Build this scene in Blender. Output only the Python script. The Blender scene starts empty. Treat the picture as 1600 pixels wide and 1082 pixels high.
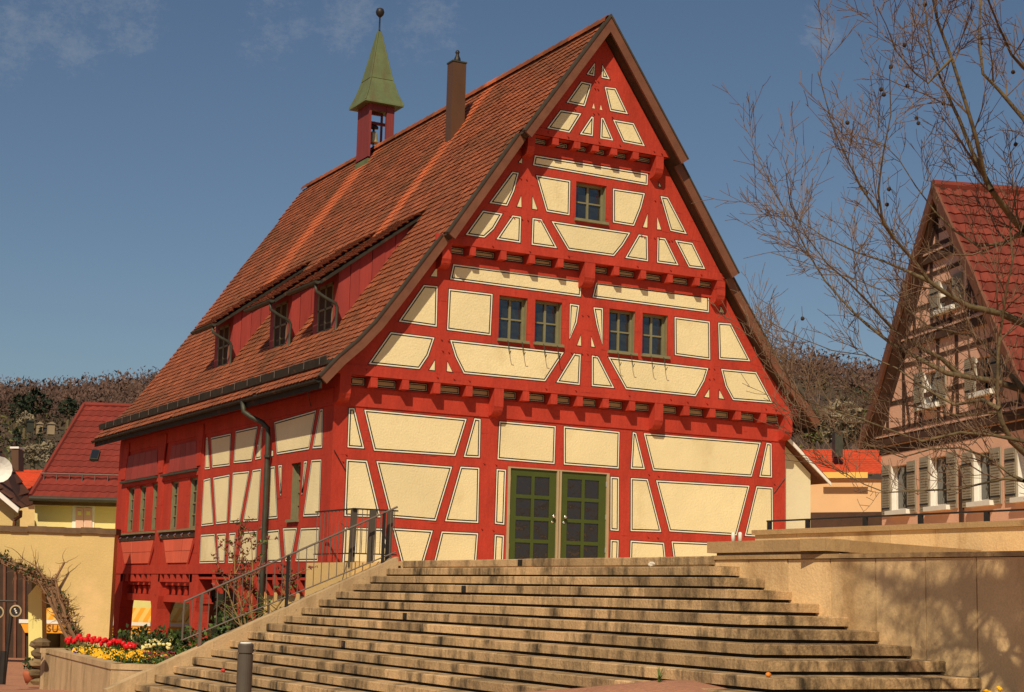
import bpy, bmesh, math, random
from mathutils import Vector, Matrix
from mathutils.geometry import tessellate_polygon
random.seed(7)
SC = bpy.context.scene
COL = SC.collection
V = Vector
# ------------------------------------------------------------------ helpers
class MB:
    """collects faces in world coordinates, links them as one mesh object"""
    def __init__(s): s.v=[]; s.f=[]; s.m=[]; s.t=[]; s.mi=0; s.ti=.5
    def vs(s, pts):
        i=len(s.v); s.v.extend([tuple(p) for p in pts]); s.t.extend([s.ti]*len(pts)); return i
    def face(s, pts, mi=None):
        i=s.vs(pts); s.f.append(tuple(range(i,i+len(pts)))); s.m.append(s.mi if mi is None else mi)
    def raw(s, pts, faces, mi=None):
        i=s.vs(pts)
        for f in faces: s.f.append(tuple(i+k for k in f)); s.m.append(s.mi if mi is None else mi)
    def hexa(s, p, mi=None):
        s.raw(p,[(0,3,2,1),(4,5,6,7),(0,1,5,4),(1,2,6,5),(2,3,7,6),(3,0,4,7)],mi)
    def box(s,x0,x1,y0,y1,z0,z1,mi=None):
        s.hexa([(x0,y0,z0),(x1,y0,z0),(x1,y1,z0),(x0,y1,z0),(x0,y0,z1),(x1,y0,z1),(x1,y1,z1),(x0,y1,z1)],mi)
    def obox(s,o,a,b,c,mi=None):
        o,a,b,c=V(o),V(a),V(b),V(c)
        s.hexa([o,o+a,o+a+b,o+b,o+c,o+a+c,o+a+b+c,o+b+c],mi)
    def prism(s, poly, fn, d0, d1, mi=None):
        n=len(poly)
        p=[fn(a,b,d0) for a,b in poly]+[fn(a,b,d1) for a,b in poly]
        s.raw(p,[tuple(range(n)),tuple(range(2*n-1,n-1,-1))]+[(i,(i+1)%n,n+(i+1)%n,n+i) for i in range(n)],mi)
    def slab(s, outer, holes, fn, d0, d1, mi=None):
        loops=[outer]+holes
        tri=tessellate_polygon([[V((a,b,0)) for a,b in l] for l in loops])
        flat=[p for l in loops for p in l]; n=len(flat)
        p=[fn(a,b,d0) for a,b in flat]+[fn(a,b,d1) for a,b in flat]
        fs=[tuple(t) for t in tri]+[tuple(n+k for k in reversed(t)) for t in tri]
        k=0
        for l in loops:
            for i in range(len(l)):
                a=k+i; b=k+(i+1)%len(l); fs.append((a,b,n+b,n+a))
            k+=len(l)
        s.raw(p,fs,mi)
    def tube(s, pts, rad, n=6, mi=None, cap=True):
        pts=[V(p) for p in pts]
        if not hasattr(rad,'__len__'): rad=[rad]*len(pts)
        rings=[]; up=None; i0=len(s.v)
        for i,p in enumerate(pts):
            d=(pts[min(i+1,len(pts)-1)]-pts[max(i-1,0)])
            if d.length<1e-9: d=V((0,0,1))
            d.normalize()
            if up is None:
                up=V((0,0,1)) if abs(d.z)<.9 else V((1,0,0))
            x=d.cross(up)
            if x.length<1e-5: x=d.cross(V((.3,.5,.8)))
            x.normalize(); y=x.cross(d).normalized(); up=y
            s.vs([p+(x*math.cos(2*math.pi*k/n)+y*math.sin(2*math.pi*k/n))*rad[i] for k in range(n)])
        m=s.mi if mi is None else mi
        for i in range(len(pts)-1):
            for k in range(n):
                a=i0+i*n+k; b=i0+i*n+(k+1)%n
                s.f.append((a,b,b+n,a+n)); s.m.append(m)
        if cap:
            s.f.append(tuple(i0+k for k in range(n))); s.m.append(m)
            e=i0+(len(pts)-1)*n; s.f.append(tuple(e+n-1-k for k in range(n))); s.m.append(m)
    def lathe(s, c, prof, n=16, mi=None):
        i0=len(s.v); c=V(c)
        for r,z in prof:
            s.vs([c+V((r*math.cos(2*math.pi*k/n),r*math.sin(2*math.pi*k/n),z)) for k in range(n)])
        m=s.mi if mi is None else mi
        for i in range(len(prof)-1):
            for k in range(n):
                a=i0+i*n+k; b=i0+i*n+(k+1)%n
                s.f.append((a,b,b+n,a+n)); s.m.append(m)
        s.f.append(tuple(i0+n-1-k for k in range(n))); s.m.append(m)
        e=i0+(len(prof)-1)*n; s.f.append(tuple(e+k for k in range(n))); s.m.append(m)
    def blob(s, c, r, sq=(1,1,1), n=7, k=5, jit=.12, mi=None):
        i0=len(s.v); c=V(c); pts=[]
        for i in range(k+1):
            th=math.pi*i/k
            for j in range(n):
                ph=2*math.pi*j/n; q=r*(1+random.uniform(-jit,jit))
                pts.append(c+V((q*sq[0]*math.sin(th)*math.cos(ph),q*sq[1]*math.sin(th)*math.sin(ph),q*sq[2]*math.cos(th))))
        s.raw(pts,[(i*n+j,i*n+(j+1)%n,(i+1)*n+(j+1)%n,(i+1)*n+j) for i in range(k) for j in range(n)],mi)
    def build(s, name, mats, parent=None, smooth=False, normals=True, bevel=0):
        if not isinstance(mats,(list,tuple)): mats=[mats]
        base=V((0,0,0)); r=parent
        while r is not None: base=base+r.location; r=r.parent
        me=bpy.data.meshes.new(name)
        org=V((0,0,0))
        if parent is None and s.v:
            xs=[p[0] for p in s.v]; ys=[p[1] for p in s.v]; zs=[p[2] for p in s.v]
            org=V(((min(xs)+max(xs))/2,(min(ys)+max(ys))/2,min(zs))); base=org
        me.from_pydata([tuple(V(p)-base) for p in s.v],[],s.f)
        for m in mats: me.materials.append(m)
        me.polygons.foreach_set('material_index',s.m)
        at=me.attributes.new('tint','FLOAT','POINT'); at.data.foreach_set('value',s.t)
        if normals:
            bm=bmesh.new(); bm.from_mesh(me)
            bmesh.ops.recalc_face_normals(bm,faces=bm.faces); bm.to_mesh(me); bm.free()
        if smooth: me.polygons.foreach_set('use_smooth',[True]*len(me.polygons))
        me.update()
        o=bpy.data.objects.new(name,me); COL.objects.link(o); o.parent=parent; o.location=org
        return o
def tag(o,label=None,cat=None,group=None,kind=None):
    if label: o['label']=label
    if cat: o['category']=cat
    if group: o['group']=group
    if kind: o['kind']=kind
    return o
def thing(name,label,cat,loc,group=None):
    o=bpy.data.objects.new(name,None); COL.objects.link(o); o.location=loc; o.empty_display_size=.3
    return tag(o,label,cat,group)
FR=lambda a,b,d:(a,d,b)      # front walls: X, Z, depth Y
LF=lambda a,b,d:(d,a,b)      # left walls: Y, Z, depth X
# camera calibration (real place, metres, eye at z 0)
CAMP=V((-11.30643151,-27.74837385,0)); FPX=2561.0165574
RR=[V((0.87803088,-0.47792069,0.02556517)),V((0.09440638,0.1205809,-0.98820427)),V((0.4692006,0.87008739,0.15099252))]
def D(u,v,d):
    """the point seen at photo pixel u, v when it stands d metres away"""
    return CAMP+d*(RR[0]*((u-800)/FPX)+RR[1]*((v-541)/FPX)+RR[2])
# ------------------------------------------------------------------ materials
def nd(nt,t,**k):
    n=nt.nodes.new(t)
    for a,b in k.items():
        if a in n.inputs: n.inputs[a].default_value=b
        else: setattr(n,a,b)
    return n
def mat(name,col,rough=.7,var=.12,scale=3.,stretch=(1,1,1),bump=0.,bscale=40.,spec=.3,metal=0.,tint=0.,dark=None,darkscale=2.,darkstretch=(1,1,1),darkamt=(.5,.7),fine=.0):
    m=bpy.data.materials.new(name); m.use_nodes=True; nt=m.node_tree; L=nt.links
    b=nt.nodes['Principled BSDF']; b.inputs['Roughness'].default_value=rough; b.inputs['Metallic'].default_value=metal
    b.inputs['Specular IOR Level'].default_value=spec
    tc=nd(nt,'ShaderNodeTexCoord'); mp=nd(nt,'ShaderNodeMapping'); mp.inputs['Scale'].default_value=stretch
    L.new(tc.outputs['Object'],mp.inputs['Vector'])
    no=nd(nt,'ShaderNodeTexNoise',Scale=scale,Detail=6.,Roughness=.65); L.new(mp.outputs[0],no.inputs['Vector'])
    mr=nd(nt,'ShaderNodeMapRange'); mr.inputs[1].default_value=.3; mr.inputs[2].default_value=.7; mr.inputs[3].default_value=1-var; mr.inputs[4].default_value=1+var
    L.new(no.outputs['Fac'],mr.inputs[0]); val=mr.outputs[0]
    if tint:
        at=nd(nt,'ShaderNodeAttribute',attribute_name='tint'); m2=nd(nt,'ShaderNodeMapRange'); m2.inputs[3].default_value=1-tint; m2.inputs[4].default_value=1+tint
        L.new(at.outputs['Fac'],m2.inputs[0]); mu=nd(nt,'ShaderNodeMath',operation='MULTIPLY'); L.new(val,mu.inputs[0]); L.new(m2.outputs[0],mu.inputs[1]); val=mu.outputs[0]
    if fine:
        n3=nd(nt,'ShaderNodeTexNoise',Scale=bscale*1.7,Detail=3.); L.new(tc.outputs['Object'],n3.inputs['Vector'])
        m3=nd(nt,'ShaderNodeMapRange'); m3.inputs[1].default_value=.3; m3.inputs[2].default_value=.7; m3.inputs[3].default_value=1-fine; m3.inputs[4].default_value=1+fine
        L.new(n3.outputs['Fac'],m3.inputs[0]); mu=nd(nt,'ShaderNodeMath',operation='MULTIPLY'); L.new(val,mu.inputs[0]); L.new(m3.outputs[0],mu.inputs[1]); val=mu.outputs[0]
    vm=nd(nt,'ShaderNodeVectorMath',operation='SCALE'); vm.inputs[0].default_value=col[:3]; L.new(val,vm.inputs['Scale']); cout=vm.outputs[0]
    if dark:
        mp2=nd(nt,'ShaderNodeMapping'); mp2.inputs['Scale'].default_value=darkstretch; L.new(tc.outputs['Object'],mp2.inputs['Vector'])
        n2=nd(nt,'ShaderNodeTexNoise',Scale=darkscale,Detail=8.,Roughness=.7); L.new(mp2.outputs[0],n2.inputs['Vector'])
        r2=nd(nt,'ShaderNodeMapRange'); r2.inputs[1].default_value=darkamt[0]; r2.inputs[2].default_value=darkamt[1]; L.new(n2.outputs['Fac'],r2.inputs[0])
        mx=nd(nt,'ShaderNodeMix',data_type='RGBA'); L.new(r2.outputs[0],mx.inputs['Factor']); L.new(cout,mx.inputs['A']); mx.inputs['B'].default_value=(*dark,1); cout=mx.outputs['Result']
    L.new(cout,b.inputs['Base Color'])
    if bump:
        nb=nd(nt,'ShaderNodeTexNoise',Scale=bscale,Detail=5.); L.new(mp.outputs[0],nb.inputs['Vector'])
        bu=nd(nt,'ShaderNodeBump',Strength=bump,Distance=.02); L.new(nb.outputs['Fac'],bu.inputs['Height']); L.new(bu.outputs[0],b.inputs['Normal'])
    return m
M={}
M['red']=mat('red_paint',(.415,.043,.024),.75,.17,2.2,bump=.55,spec=.18,bscale=14,stretch=(1,1,.35),fine=.07,dark=(.22,.014,.010),darkscale=6,darkstretch=(.25,.25,3.2),darkamt=(.60,.70))
M['redv']=mat('red_board_paint',(.30,.045,.035),.6,.12,3,stretch=(3,3,.3),bump=.3,bscale=16,tint=.14)
M['turret']=mat('dark_turret_board',(.20,.036,.033),.65,.14,3,stretch=(3,3,.3),bump=.3,bscale=16)
M['redlight']=mat('faded_red_board',(.62,.11,.060),.6,.08,3,stretch=(1,3,.3),bump=.2,bscale=12,tint=.06)
M['cream']=mat('cream_plaster',(.75,.635,.365),.9,.07,.9,bump=.4,bscale=26,fine=.05,tint=.055,dark=(.56,.44,.22),darkscale=1.1,darkstretch=(1,1,.6),darkamt=(.54,.82))
M['white']=mat('white_line_paint',(.80,.74,.56),.8,.06,4)
M['black']=mat('black_line_paint',(.012,.011,.010),.7,.1,4)
M['infill']=mat('tan_infill',(.42,.32,.18),.9,.1,4)
M['frame']=mat('olive_window_paint',(.20,.18,.095),.55,.12,5,bump=.1,bscale=20)
M['brown']=mat('brown_timber',(.16,.062,.034),.65,.18,4,stretch=(1,1,1),bump=.2,bscale=18)
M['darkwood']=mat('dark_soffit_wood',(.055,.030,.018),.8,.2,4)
M['door']=mat('green_door_paint',(.056,.074,.013),.5,.07,3,bump=.06,bscale=25)
M['doorframe']=mat('pale_door_frame',(.40,.30,.17),.6,.08,4)
M['steel']=mat('brushed_steel',(.75,.72,.66),.28,.04,8,metal=1.)
M['zinc']=mat('weathered_zinc',(.060,.060,.042),.55,.2,5,metal=.3,dark=(.035,.04,.028),darkscale=4)
M['trough']=mat('mossy_trough_sheet',(.028,.023,.015),.8,.3,4,dark=(.10,.045,.02),darkscale=3,darkamt=(.58,.66))
M['trim']=mat('dark_verge_trim',(.050,.040,.026),.7,.2,4)
M['peach']=mat('peach_render',(.70,.44,.23),.9,.05,1)
M['annexw']=mat('off_white_render',(.72,.64,.42),.9,.05,1,bump=.2,bscale=25)
M['rail']=mat('painted_rail',(.17,.13,.105),.5,.12,8,metal=.3)
M['copper']=mat('green_copper',(.135,.165,.070),.6,.18,2,dark=(.13,.10,.045),darkscale=1.6,darkstretch=(2,2,.35),darkamt=(.5,.72),metal=.15)
M['bronze']=mat('pale_bronze',(.50,.43,.22),.4,.15,6,metal=.5)
M['chim']=mat('brown_chimney_sheet',(.115,.058,.030),.5,.15,2,stretch=(1,1,.3),metal=.2)
M['stone']=mat('sandstone_step',(.455,.30,.150),.9,.15,2.5,bump=.5,bscale=30,tint=.32,fine=.16,dark=(.050,.036,.020),darkscale=2.2,darkstretch=(1.3,1.3,.4),darkamt=(.46,.66))
M['stonew']=mat('sandstone_wall',(.70,.475,.235),.9,.12,1.2,bump=.35,bscale=30,tint=.10,fine=.09,dark=(.40,.235,.10),darkscale=1.3,darkstretch=(1,1,.45),darkamt=(.50,.72))
M['coping']=mat('sandstone_coping',(.42,.27,.125),.9,.12,2,bump=.3,bscale=30,tint=.1,fine=.09,dark=(.20,.12,.05),darkscale=2,darkamt=(.52,.78))
M['concrete']=mat('planter_stone',(.50,.345,.185),.9,.12,2,bump=.3,bscale=25,tint=.08,fine=.08,dark=(.27,.18,.09),darkscale=3,darkstretch=(1,1,.25),darkamt=(.48,.72))
M['base']=mat('base_plaster',(.70,.47,.19),.9,.06,1.5,bump=.3,bscale=30)
M['paving']=mat('rose_paving',(.40,.185,.105),.9,.18,1.6,bump=.5,bscale=18,fine=.14,dark=(.16,.08,.045),darkscale=2.2,darkamt=(.55,.8))
M['soil_gapshade']=mat('bed_soil_and_gap_shade',(.06,.042,.025),.95,.3,5,bump=.6,bscale=20)
M['grass']=mat('dark_grass',(.075,.10,.025),.9,.3,4)
M['tan']=mat('tan_render',(.60,.44,.18),.9,.07,.7,bump=.4,bscale=24,fine=.05,dark=(.70,.49,.22),darkscale=.5,darkamt=(.5,.62))
M['yellow']=mat('yellow_render',(.74,.61,.27),.9,.05,1,bump=.3,bscale=24)
M['cafe']=mat('pale_yellow_render',(.74,.66,.24),.9,.05,1)
M['walltop']=mat('old_wall_coping',(.14,.085,.045),.9,.25,3,bump=.5,bscale=15)
M['orange']=mat('awning_orange',(.80,.34,.025),.75,.06,3)
M['orangel']=mat('awning_light',(.86,.50,.12),.75,.06,3)
M['whitep']=mat('white_paint',(.78,.74,.66),.6,.05,4)
M['letter']=mat('brown_letter',(.16,.07,.02),.7,.05,4)
M['pinks']=mat('pink_shutter',(.66,.40,.30),.7,.06,4)
M['pink']=mat('pink_render',(.80,.46,.32),.9,.07,1.2,bump=.35,bscale=20,fine=.05)
M['ptimber']=mat('brown_house_timber',(.075,.036,.022),.8,.2,4,bump=.3,bscale=15)
M['shutter']=mat('grey_shutter',(.31,.265,.195),.7,.08,4)
M['stem']=mat('tree_bark',(.135,.10,.048),.85,.3,6,bump=.4,bscale=25,dark=(.035,.028,.016),darkscale=5,darkamt=(.5,.68))
M['twig']=mat('twig_bark',(.165,.105,.062),.8,.2,6)
M['ball']=mat('seed_ball_brown',(.05,.030,.016),.95,.3,20)
M['rosetwig']=mat('shrub_bark',(.28,.17,.06),.8,.25,6)
M['roseleaf']=mat('reddish_leaf',(.17,.045,.028),.6,.35,6)
M['leaf']=mat('green_leaf',(.075,.12,.018),.55,.35,6)
M['leafd']=mat('dark_green_leaf',(.030,.048,.012),.6,.35,6)
M['vine']=mat('vine_stem',(.22,.125,.065),.85,.25,6)
M['tulip']=mat('red_tulip_petal',(.72,.010,.014),.45,.15,8)
M['pansy']=mat('yellow_pansy_petal',(.82,.42,.010),.6,.25,9)
M['primrose']=mat('cream_petal',(.80,.68,.26),.6,.10,8)
M['blue']=mat('violet_petal',(.10,.06,.30),.6,.2,8)
M['maroon']=mat('maroon_petal',(.20,.02,.03),.6,.2,8)
M['boll']=mat('grey_bollard_paint',(.085,.070,.052),.5,.1,6)
M['terra']=mat('terracotta',(.42,.12,.055),.8,.1,4)
M['rubble']=mat('rough_field_stone',(.20,.135,.065),.95,.3,4,bump=.6,bscale=12,tint=.3)
M['iron']=mat('dark_iron',(.035,.030,.027),.5,.15,6,metal=.4)
M['litter']=mat('waste_paper',(.70,.62,.50),.8,.1,10)
M['litor']=mat('orange_peel',(.80,.26,.03),.6,.1,10)
M['litred']=mat('red_wrapper',(.6,.04,.03),.5,.1,10)
M['conifer']=mat('conifer_green',(.022,.035,.016),.9,.35,.6)
M['blossom']=mat('pale_blossom',(.25,.20,.125),.9,.25,.5)
M['bushy']=mat('spring_green',(.12,.12,.03),.9,.35,.5)
M['hill']=mat('hill_undergrowth',(.105,.075,.035),.95,.35,.06,dark=(.060,.038,.026),darkscale=.03,darkamt=(.4,.6))
M['shed']=mat('pale_hut',(.34,.25,.15),.9,.1,1)
def woodmat():
    m=mat('bare_wood_crown',(.115,.066,.048),.95,.25,.045,tint=.25); return m
M['woods']=woodmat()
def glassmat(name,col,rough=.06,coat=.6):
    m=bpy.data.materials.new(name); m.use_nodes=True; b=m.node_tree.nodes['Principled BSDF']
    b.inputs['Base Color'].default_value=(*col,1); b.inputs['Roughness'].default_value=rough; b.inputs['Specular IOR Level'].default_value=coat; b.inputs['IOR'].default_value=1.6
    nt=m.node_tree; tc=nd(nt,'ShaderNodeTexCoord'); n=nd(nt,'ShaderNodeTexNoise',Scale=4.5,Detail=2.); nt.links.new(tc.outputs['Object'],n.inputs['Vector'])
    bu=nd(nt,'ShaderNodeBump',Strength=.35,Distance=.04); nt.links.new(n.outputs['Fac'],bu.inputs['Height']); nt.links.new(bu.outputs[0],b.inputs['Normal'])
    return m
M['glass']=glassmat('dark_window_glass',(.016,.016,.015),.05,1.)
M['doorglass']=glassmat('door_glass',(.024,.017,.016),.05,.6)
def tilemat(name,col,mossy,streaks=None,tint=.34,moss=(.105,.050,.020)):
    m=mat(name,col,.85,.14,1.3,bump=.3,bscale=30,tint=tint,fine=.10,dark=moss,darkscale=mossy,darkstretch=(1,.7,1),darkamt=(.47,.74))
    if streaks:
        nt=m.node_tree; L=nt.links; b=nt.nodes['Principled BSDF']
        src=b.inputs['Base Color'].links[0].from_socket
        tc=nd(nt,'ShaderNodeTexCoord'); sp=nd(nt,'ShaderNodeSeparateXYZ'); L.new(tc.outputs['Object'],sp.inputs[0])
        no=nd(nt,'ShaderNodeTexNoise',Scale=2.5,Detail=5.); L.new(tc.outputs['Object'],no.inputs['Vector'])
        acc=None
        for (y,w,z0,z1,amt) in streaks:       # rain runoff below metal keeps a strip of tiles clean
            d=nd(nt,'ShaderNodeMath',operation='SUBTRACT'); L.new(sp.outputs['Y'],d.inputs[0]); d.inputs[1].default_value=y
            a=nd(nt,'ShaderNodeMath',operation='ABSOLUTE'); L.new(d.outputs[0],a.inputs[0])
            r=nd(nt,'ShaderNodeMapRange',interpolation_type='SMOOTHSTEP'); r.inputs[1].default_value=w; r.inputs[2].default_value=w*.3; L.new(a.outputs[0],r.inputs[0])
            zz=nd(nt,'ShaderNodeMapRange',interpolation_type='SMOOTHSTEP'); zz.inputs[1].default_value=z0; zz.inputs[2].default_value=z1; zz.inputs[3].default_value=0; zz.inputs[4].default_value=amt; L.new(sp.outputs['Z'],zz.inputs[0])
            mu=nd(nt,'ShaderNodeMath',operation='MULTIPLY'); L.new(r.outputs[0],mu.inputs[0]); L.new(zz.outputs[0],mu.inputs[1])
            if acc is None: acc=mu.outputs[0]
            else:
                ad=nd(nt,'ShaderNodeMath',operation='MAXIMUM'); L.new(acc,ad.inputs[0]); L.new(mu.outputs[0],ad.inputs[1]); acc=ad.outputs[0]
        nm=nd(nt,'ShaderNodeMapRange'); nm.inputs[1].default_value=.3; nm.inputs[2].default_value=.7; nm.inputs[3].default_value=.55; nm.inputs[4].default_value=1.; L.new(no.outputs['Fac'],nm.inputs[0])
        mu=nd(nt,'ShaderNodeMath',operation='MULTIPLY'); L.new(acc,mu.inputs[0]); L.new(nm.outputs[0],mu.inputs[1])
        mx=nd(nt,'ShaderNodeMix',data_type='RGBA'); L.new(mu.outputs[0],mx.inputs['Factor']); L.new(src,mx.inputs['A']); mx.inputs['B'].default_value=(.62,.155,.055,1)
        L.new(mx.outputs['Result'],b.inputs['Base Color'])
    return m
SD=V((-.48,-.552,.682)).normalized()      # towards the sun
HB=V((5.15,7.3,-1.7))       # base of the timber house
M['tile']=tilemat('old_clay_tile',(.275,.078,.032),.9,[(3.9-HB.y,.42,4.-HB.z,8.-HB.z,.9),(10.5-HB.y,.75,5.-HB.z,9.5-HB.z,.9)])
M['dtile']=tilemat('dormer_clay_tile',(.27,.075,.031),1.2)
M['redtile']=tilemat('dark_red_tile',(.205,.030,.019),.5,tint=.16,moss=(.15,.025,.015))
M['ptile']=tilemat('pantile_red',(.175,.032,.019),.6,tint=.22,moss=(.13,.030,.016))
M['otile']=tilemat('orange_tile',(.62,.085,.028),.3,tint=.10,moss=(.42,.06,.02))
M['btile']=tilemat('brown_tile',(.13,.050,.028),.6,tint=.2)
SKYS=.057; SUNS=4.4; EXPO=0.0
PAN={
-0.72 : [[(4.987,10.602),(4.982,10.289),(4.773,10.303)],[(5.147,10.6),(5.362,10.287),(5.13,10.29)],[(4.669,10.15),(4.933,10.145),(4.774,9.634),(4.325,9.641)],[(5.204,10.134),(5.484,10.151),(5.801,9.64),(5.351,9.638)],[(4.207,9.484),(4.714,9.497),(4.436,9.04),(3.899,9.049)],[(4.922,9.477),(4.987,9.463),(4.975,9.052),(4.643,9.047)],[(5.141,9.484),(5.212,9.49),(5.464,9.039),(5.127,9.035)],[(5.408,9.491),(5.925,9.497),(6.215,9.04),(5.67,9.045)]] ,
'w3' : [[(4.972,9.736),(4.998,9.637),(4.937,9.637)],[(5.137,9.733),(5.172,9.635),(5.115,9.636)]] ,
-0.48 : [[(3.784,8.56),(6.443,8.579),(6.439,8.316),(3.745,8.332)],[(3.295,8.154),(3.462,8.158),(3.362,7.762),(3.217,7.442),(2.799,7.444)],[(3.817,8.166),(4.621,8.166),(4.619,7.442),(4.078,7.45)],[(5.593,8.152),(6.381,8.161),(6.289,7.824),(6.122,7.428),(5.607,7.433)],[(6.728,8.157),(6.932,8.154),(7.425,7.425),(6.991,7.442)],[(2.679,7.299),(3.134,7.297),(2.941,6.954),(2.74,6.755),(2.309,6.755)],[(3.327,7.293),(3.533,7.291),(3.531,6.753),(2.975,6.758)],[(3.765,7.303),(3.986,7.302),(4.363,6.748),(3.758,6.746)],[(4.179,7.294),(6.052,7.299),(5.871,7.008),(5.658,6.751),(4.592,6.746)],[(6.226,7.291),(6.455,7.289),(6.476,6.742),(5.9,6.748)],[(6.674,7.29),(6.882,7.292),(7.229,6.749),(6.67,6.744)],[(7.091,7.287),(7.551,7.282),(7.888,6.75),(7.457,6.741)]] ,
'w2' : [[(3.516,8.479),(3.525,8.329),(3.419,8.343)],[(6.699,8.448),(6.782,8.329),(6.683,8.33)],[(3.515,7.714),(3.538,7.457),(3.411,7.459)],[(3.761,7.738),(3.897,7.46),(3.755,7.46)],[(6.441,7.746),(6.446,7.434),(6.315,7.431)],[(6.668,7.714),(6.789,7.437),(6.66,7.43)]] ,
-0.24 : [[(2.201,6.236),(5.069,6.245),(5.054,5.898),(2.138,5.913)],[(5.385,6.251),(8.145,6.266),(8.143,5.906),(5.3,5.911)],[(1.601,5.763),(1.906,5.772),(1.915,4.973),(1.093,4.994)],[(2.123,5.749),(3.083,5.753),(3.066,4.922),(2.11,4.936)],[(4.785,5.752),(5.028,5.744),(4.978,5.375),(4.8,5.005)],[(5.327,5.737),(5.574,5.743),(5.57,4.979),(5.41,5.384)],[(7.273,5.745),(8.17,5.739),(8.19,4.92),(7.291,4.936)],[(8.361,5.739),(8.696,5.753),(9.219,4.98),(8.394,4.951)],[(0.957,4.8),(1.88,4.787),(1.758,4.412),(1.58,4.139),(0.518,4.144)],[(2.176,4.774),(4.705,4.766),(4.284,4.141),(2.496,4.138),(2.305,4.444)],[(4.911,4.77),(5.084,4.762),(5.069,4.133),(4.509,4.142)],[(5.313,4.768),(5.481,4.76),(5.881,4.137),(5.326,4.137)],[(5.68,4.772),(8.148,4.764),(8.046,4.473),(7.83,4.131),(6.129,4.138)],[(8.437,4.776),(9.36,4.786),(9.805,4.146),(8.752,4.129),(8.56,4.403)]] ,
'w1' : [[(1.881,6.162),(1.889,5.933),(1.723,5.926)],[(8.437,6.091),(8.549,5.939),(8.387,5.942)],[(5.064,5.152),(5.088,4.913),(4.965,4.915)],[(5.301,5.145),(5.406,4.917),(5.297,4.923)],[(1.895,4.368),(1.903,4.143),(1.757,4.146)],[(2.142,4.371),(2.283,4.144),(2.135,4.15)],[(8.167,4.342),(8.169,4.13),(8.022,4.141)],[(8.406,4.347),(8.555,4.133),(8.391,4.14)]] ,
0 : [[(0.277,3.351),(0.407,3.358),(0.64,2.607),(0.28,2.606)],[(0.578,3.347),(2.73,3.329),(2.506,2.589),(0.813,2.581)],[(2.872,3.357),(3.024,3.349),(3.031,2.588),(2.661,2.58)],[(3.41,3.339),(4.686,3.333),(4.677,2.566),(3.39,2.581)],[(4.845,3.344),(6.164,3.324),(6.156,2.566),(4.864,2.57)],[(6.455,3.344),(6.555,3.327),(6.783,2.591),(6.419,2.581)],[(6.713,3.338),(9.673,3.342),(9.433,2.591),(6.956,2.577)],[(9.798,3.351),(9.949,3.34),(9.963,2.601),(9.607,2.601)],[(0.273,2.409),(0.699,2.408),(1.019,1.363),(0.276,1.357)],[(0.86,2.414),(2.455,2.402),(2.141,1.352),(1.196,1.377)],[(2.606,2.416),(3.028,2.419),(3.037,1.349),(2.309,1.352)],[(3.378,2.417),(3.605,2.414),(3.598,1.339),(3.372,1.352)],[(5.947,2.414),(6.167,2.415),(6.179,1.327),(5.963,1.334)],[(6.424,2.417),(6.848,2.417),(7.196,1.349),(6.437,1.337)],[(7.022,2.403),(9.386,2.423),(9.053,1.356),(7.37,1.368)],[(9.541,2.419),(9.978,2.417),(9.996,1.351),(9.237,1.353)],[(0.29,1.172),(1.072,1.181),(1.259,0.577),(0.273,0.545)],[(1.244,1.198),(2.093,1.187),(1.893,0.575),(1.473,0.562)],[(2.252,1.181),(3.042,1.18),(3.008,0.66),(2.09,0.581)],[(3.377,1.166),(3.598,1.157),(3.591,0.702),(3.366,0.694)],[(5.972,1.169),(6.182,1.166),(6.174,0.834),(5.973,0.828)],[(6.44,1.171),(7.257,1.159),(7.347,0.886),(6.431,0.855)],[(7.416,1.194),(9.024,1.197),(8.904,0.89),(7.536,0.893)],[(9.192,1.183),(9.996,1.176),(9.997,0.889),(9.087,0.859)]] ,
}
LPAN=[[(7.405,3.319),(7.278,3.321),(6.993,2.582),(7.38,2.592)],[(7.078,3.295),(5.717,3.289),(5.685,2.584),(6.858,2.603)],[(5.417,3.314),(4.048,3.313),(4.311,2.589),(5.451,2.618)],[(3.852,3.277),(3.766,3.291),(3.759,2.613),(4.127,2.608)],[(3.103,3.319),(0.862,3.365),(1.14,2.628),(2.871,2.638)],[(0.686,3.365),(0.522,3.358),(0.486,2.613),(0.988,2.633)],[(7.416,2.389),(6.949,2.403),(6.548,1.353),(7.419,1.342)],[(6.763,2.4),(5.658,2.412),(5.661,1.367),(6.401,1.36)],[(5.468,2.44),(4.42,2.419),(4.86,1.362),(5.512,1.363)],[(4.239,2.43),(3.721,2.428),(3.757,1.357),(4.674,1.368)],[(3.212,2.439),(2.939,2.436),(2.647,1.381),(3.181,1.381)],[(2.772,2.442),(2.538,2.435),(2.511,1.816),(2.567,1.818)],[(1.389,2.435),(1.198,2.433),(1.388,1.789),(1.44,1.791)],[(1.005,2.44),(0.494,2.422),(0.47,1.359),(1.311,1.371)],[(7.405,1.177),(6.452,1.179),(6.165,0.534),(7.398,0.53)],[(6.317,1.176),(5.696,1.173),(5.704,0.532),(6.078,0.534)],[(5.502,1.174),(5.069,1.177),(5.145,0.527),(5.476,0.525)],[(4.634,1.182),(3.762,1.182),(3.757,0.532),(4.876,0.528)],[(3.209,1.17),(2.549,1.18),(2.343,0.534),(3.121,0.529)],[(2.348,1.199),(1.573,1.19),(1.833,0.541),(2.127,0.542)],[(1.39,1.179),(0.444,1.171),(0.458,0.532),(1.607,0.539)],[(3.17,2.761),(3.071,2.745),(3.055,2.624),(3.18,2.622)]]
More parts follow.
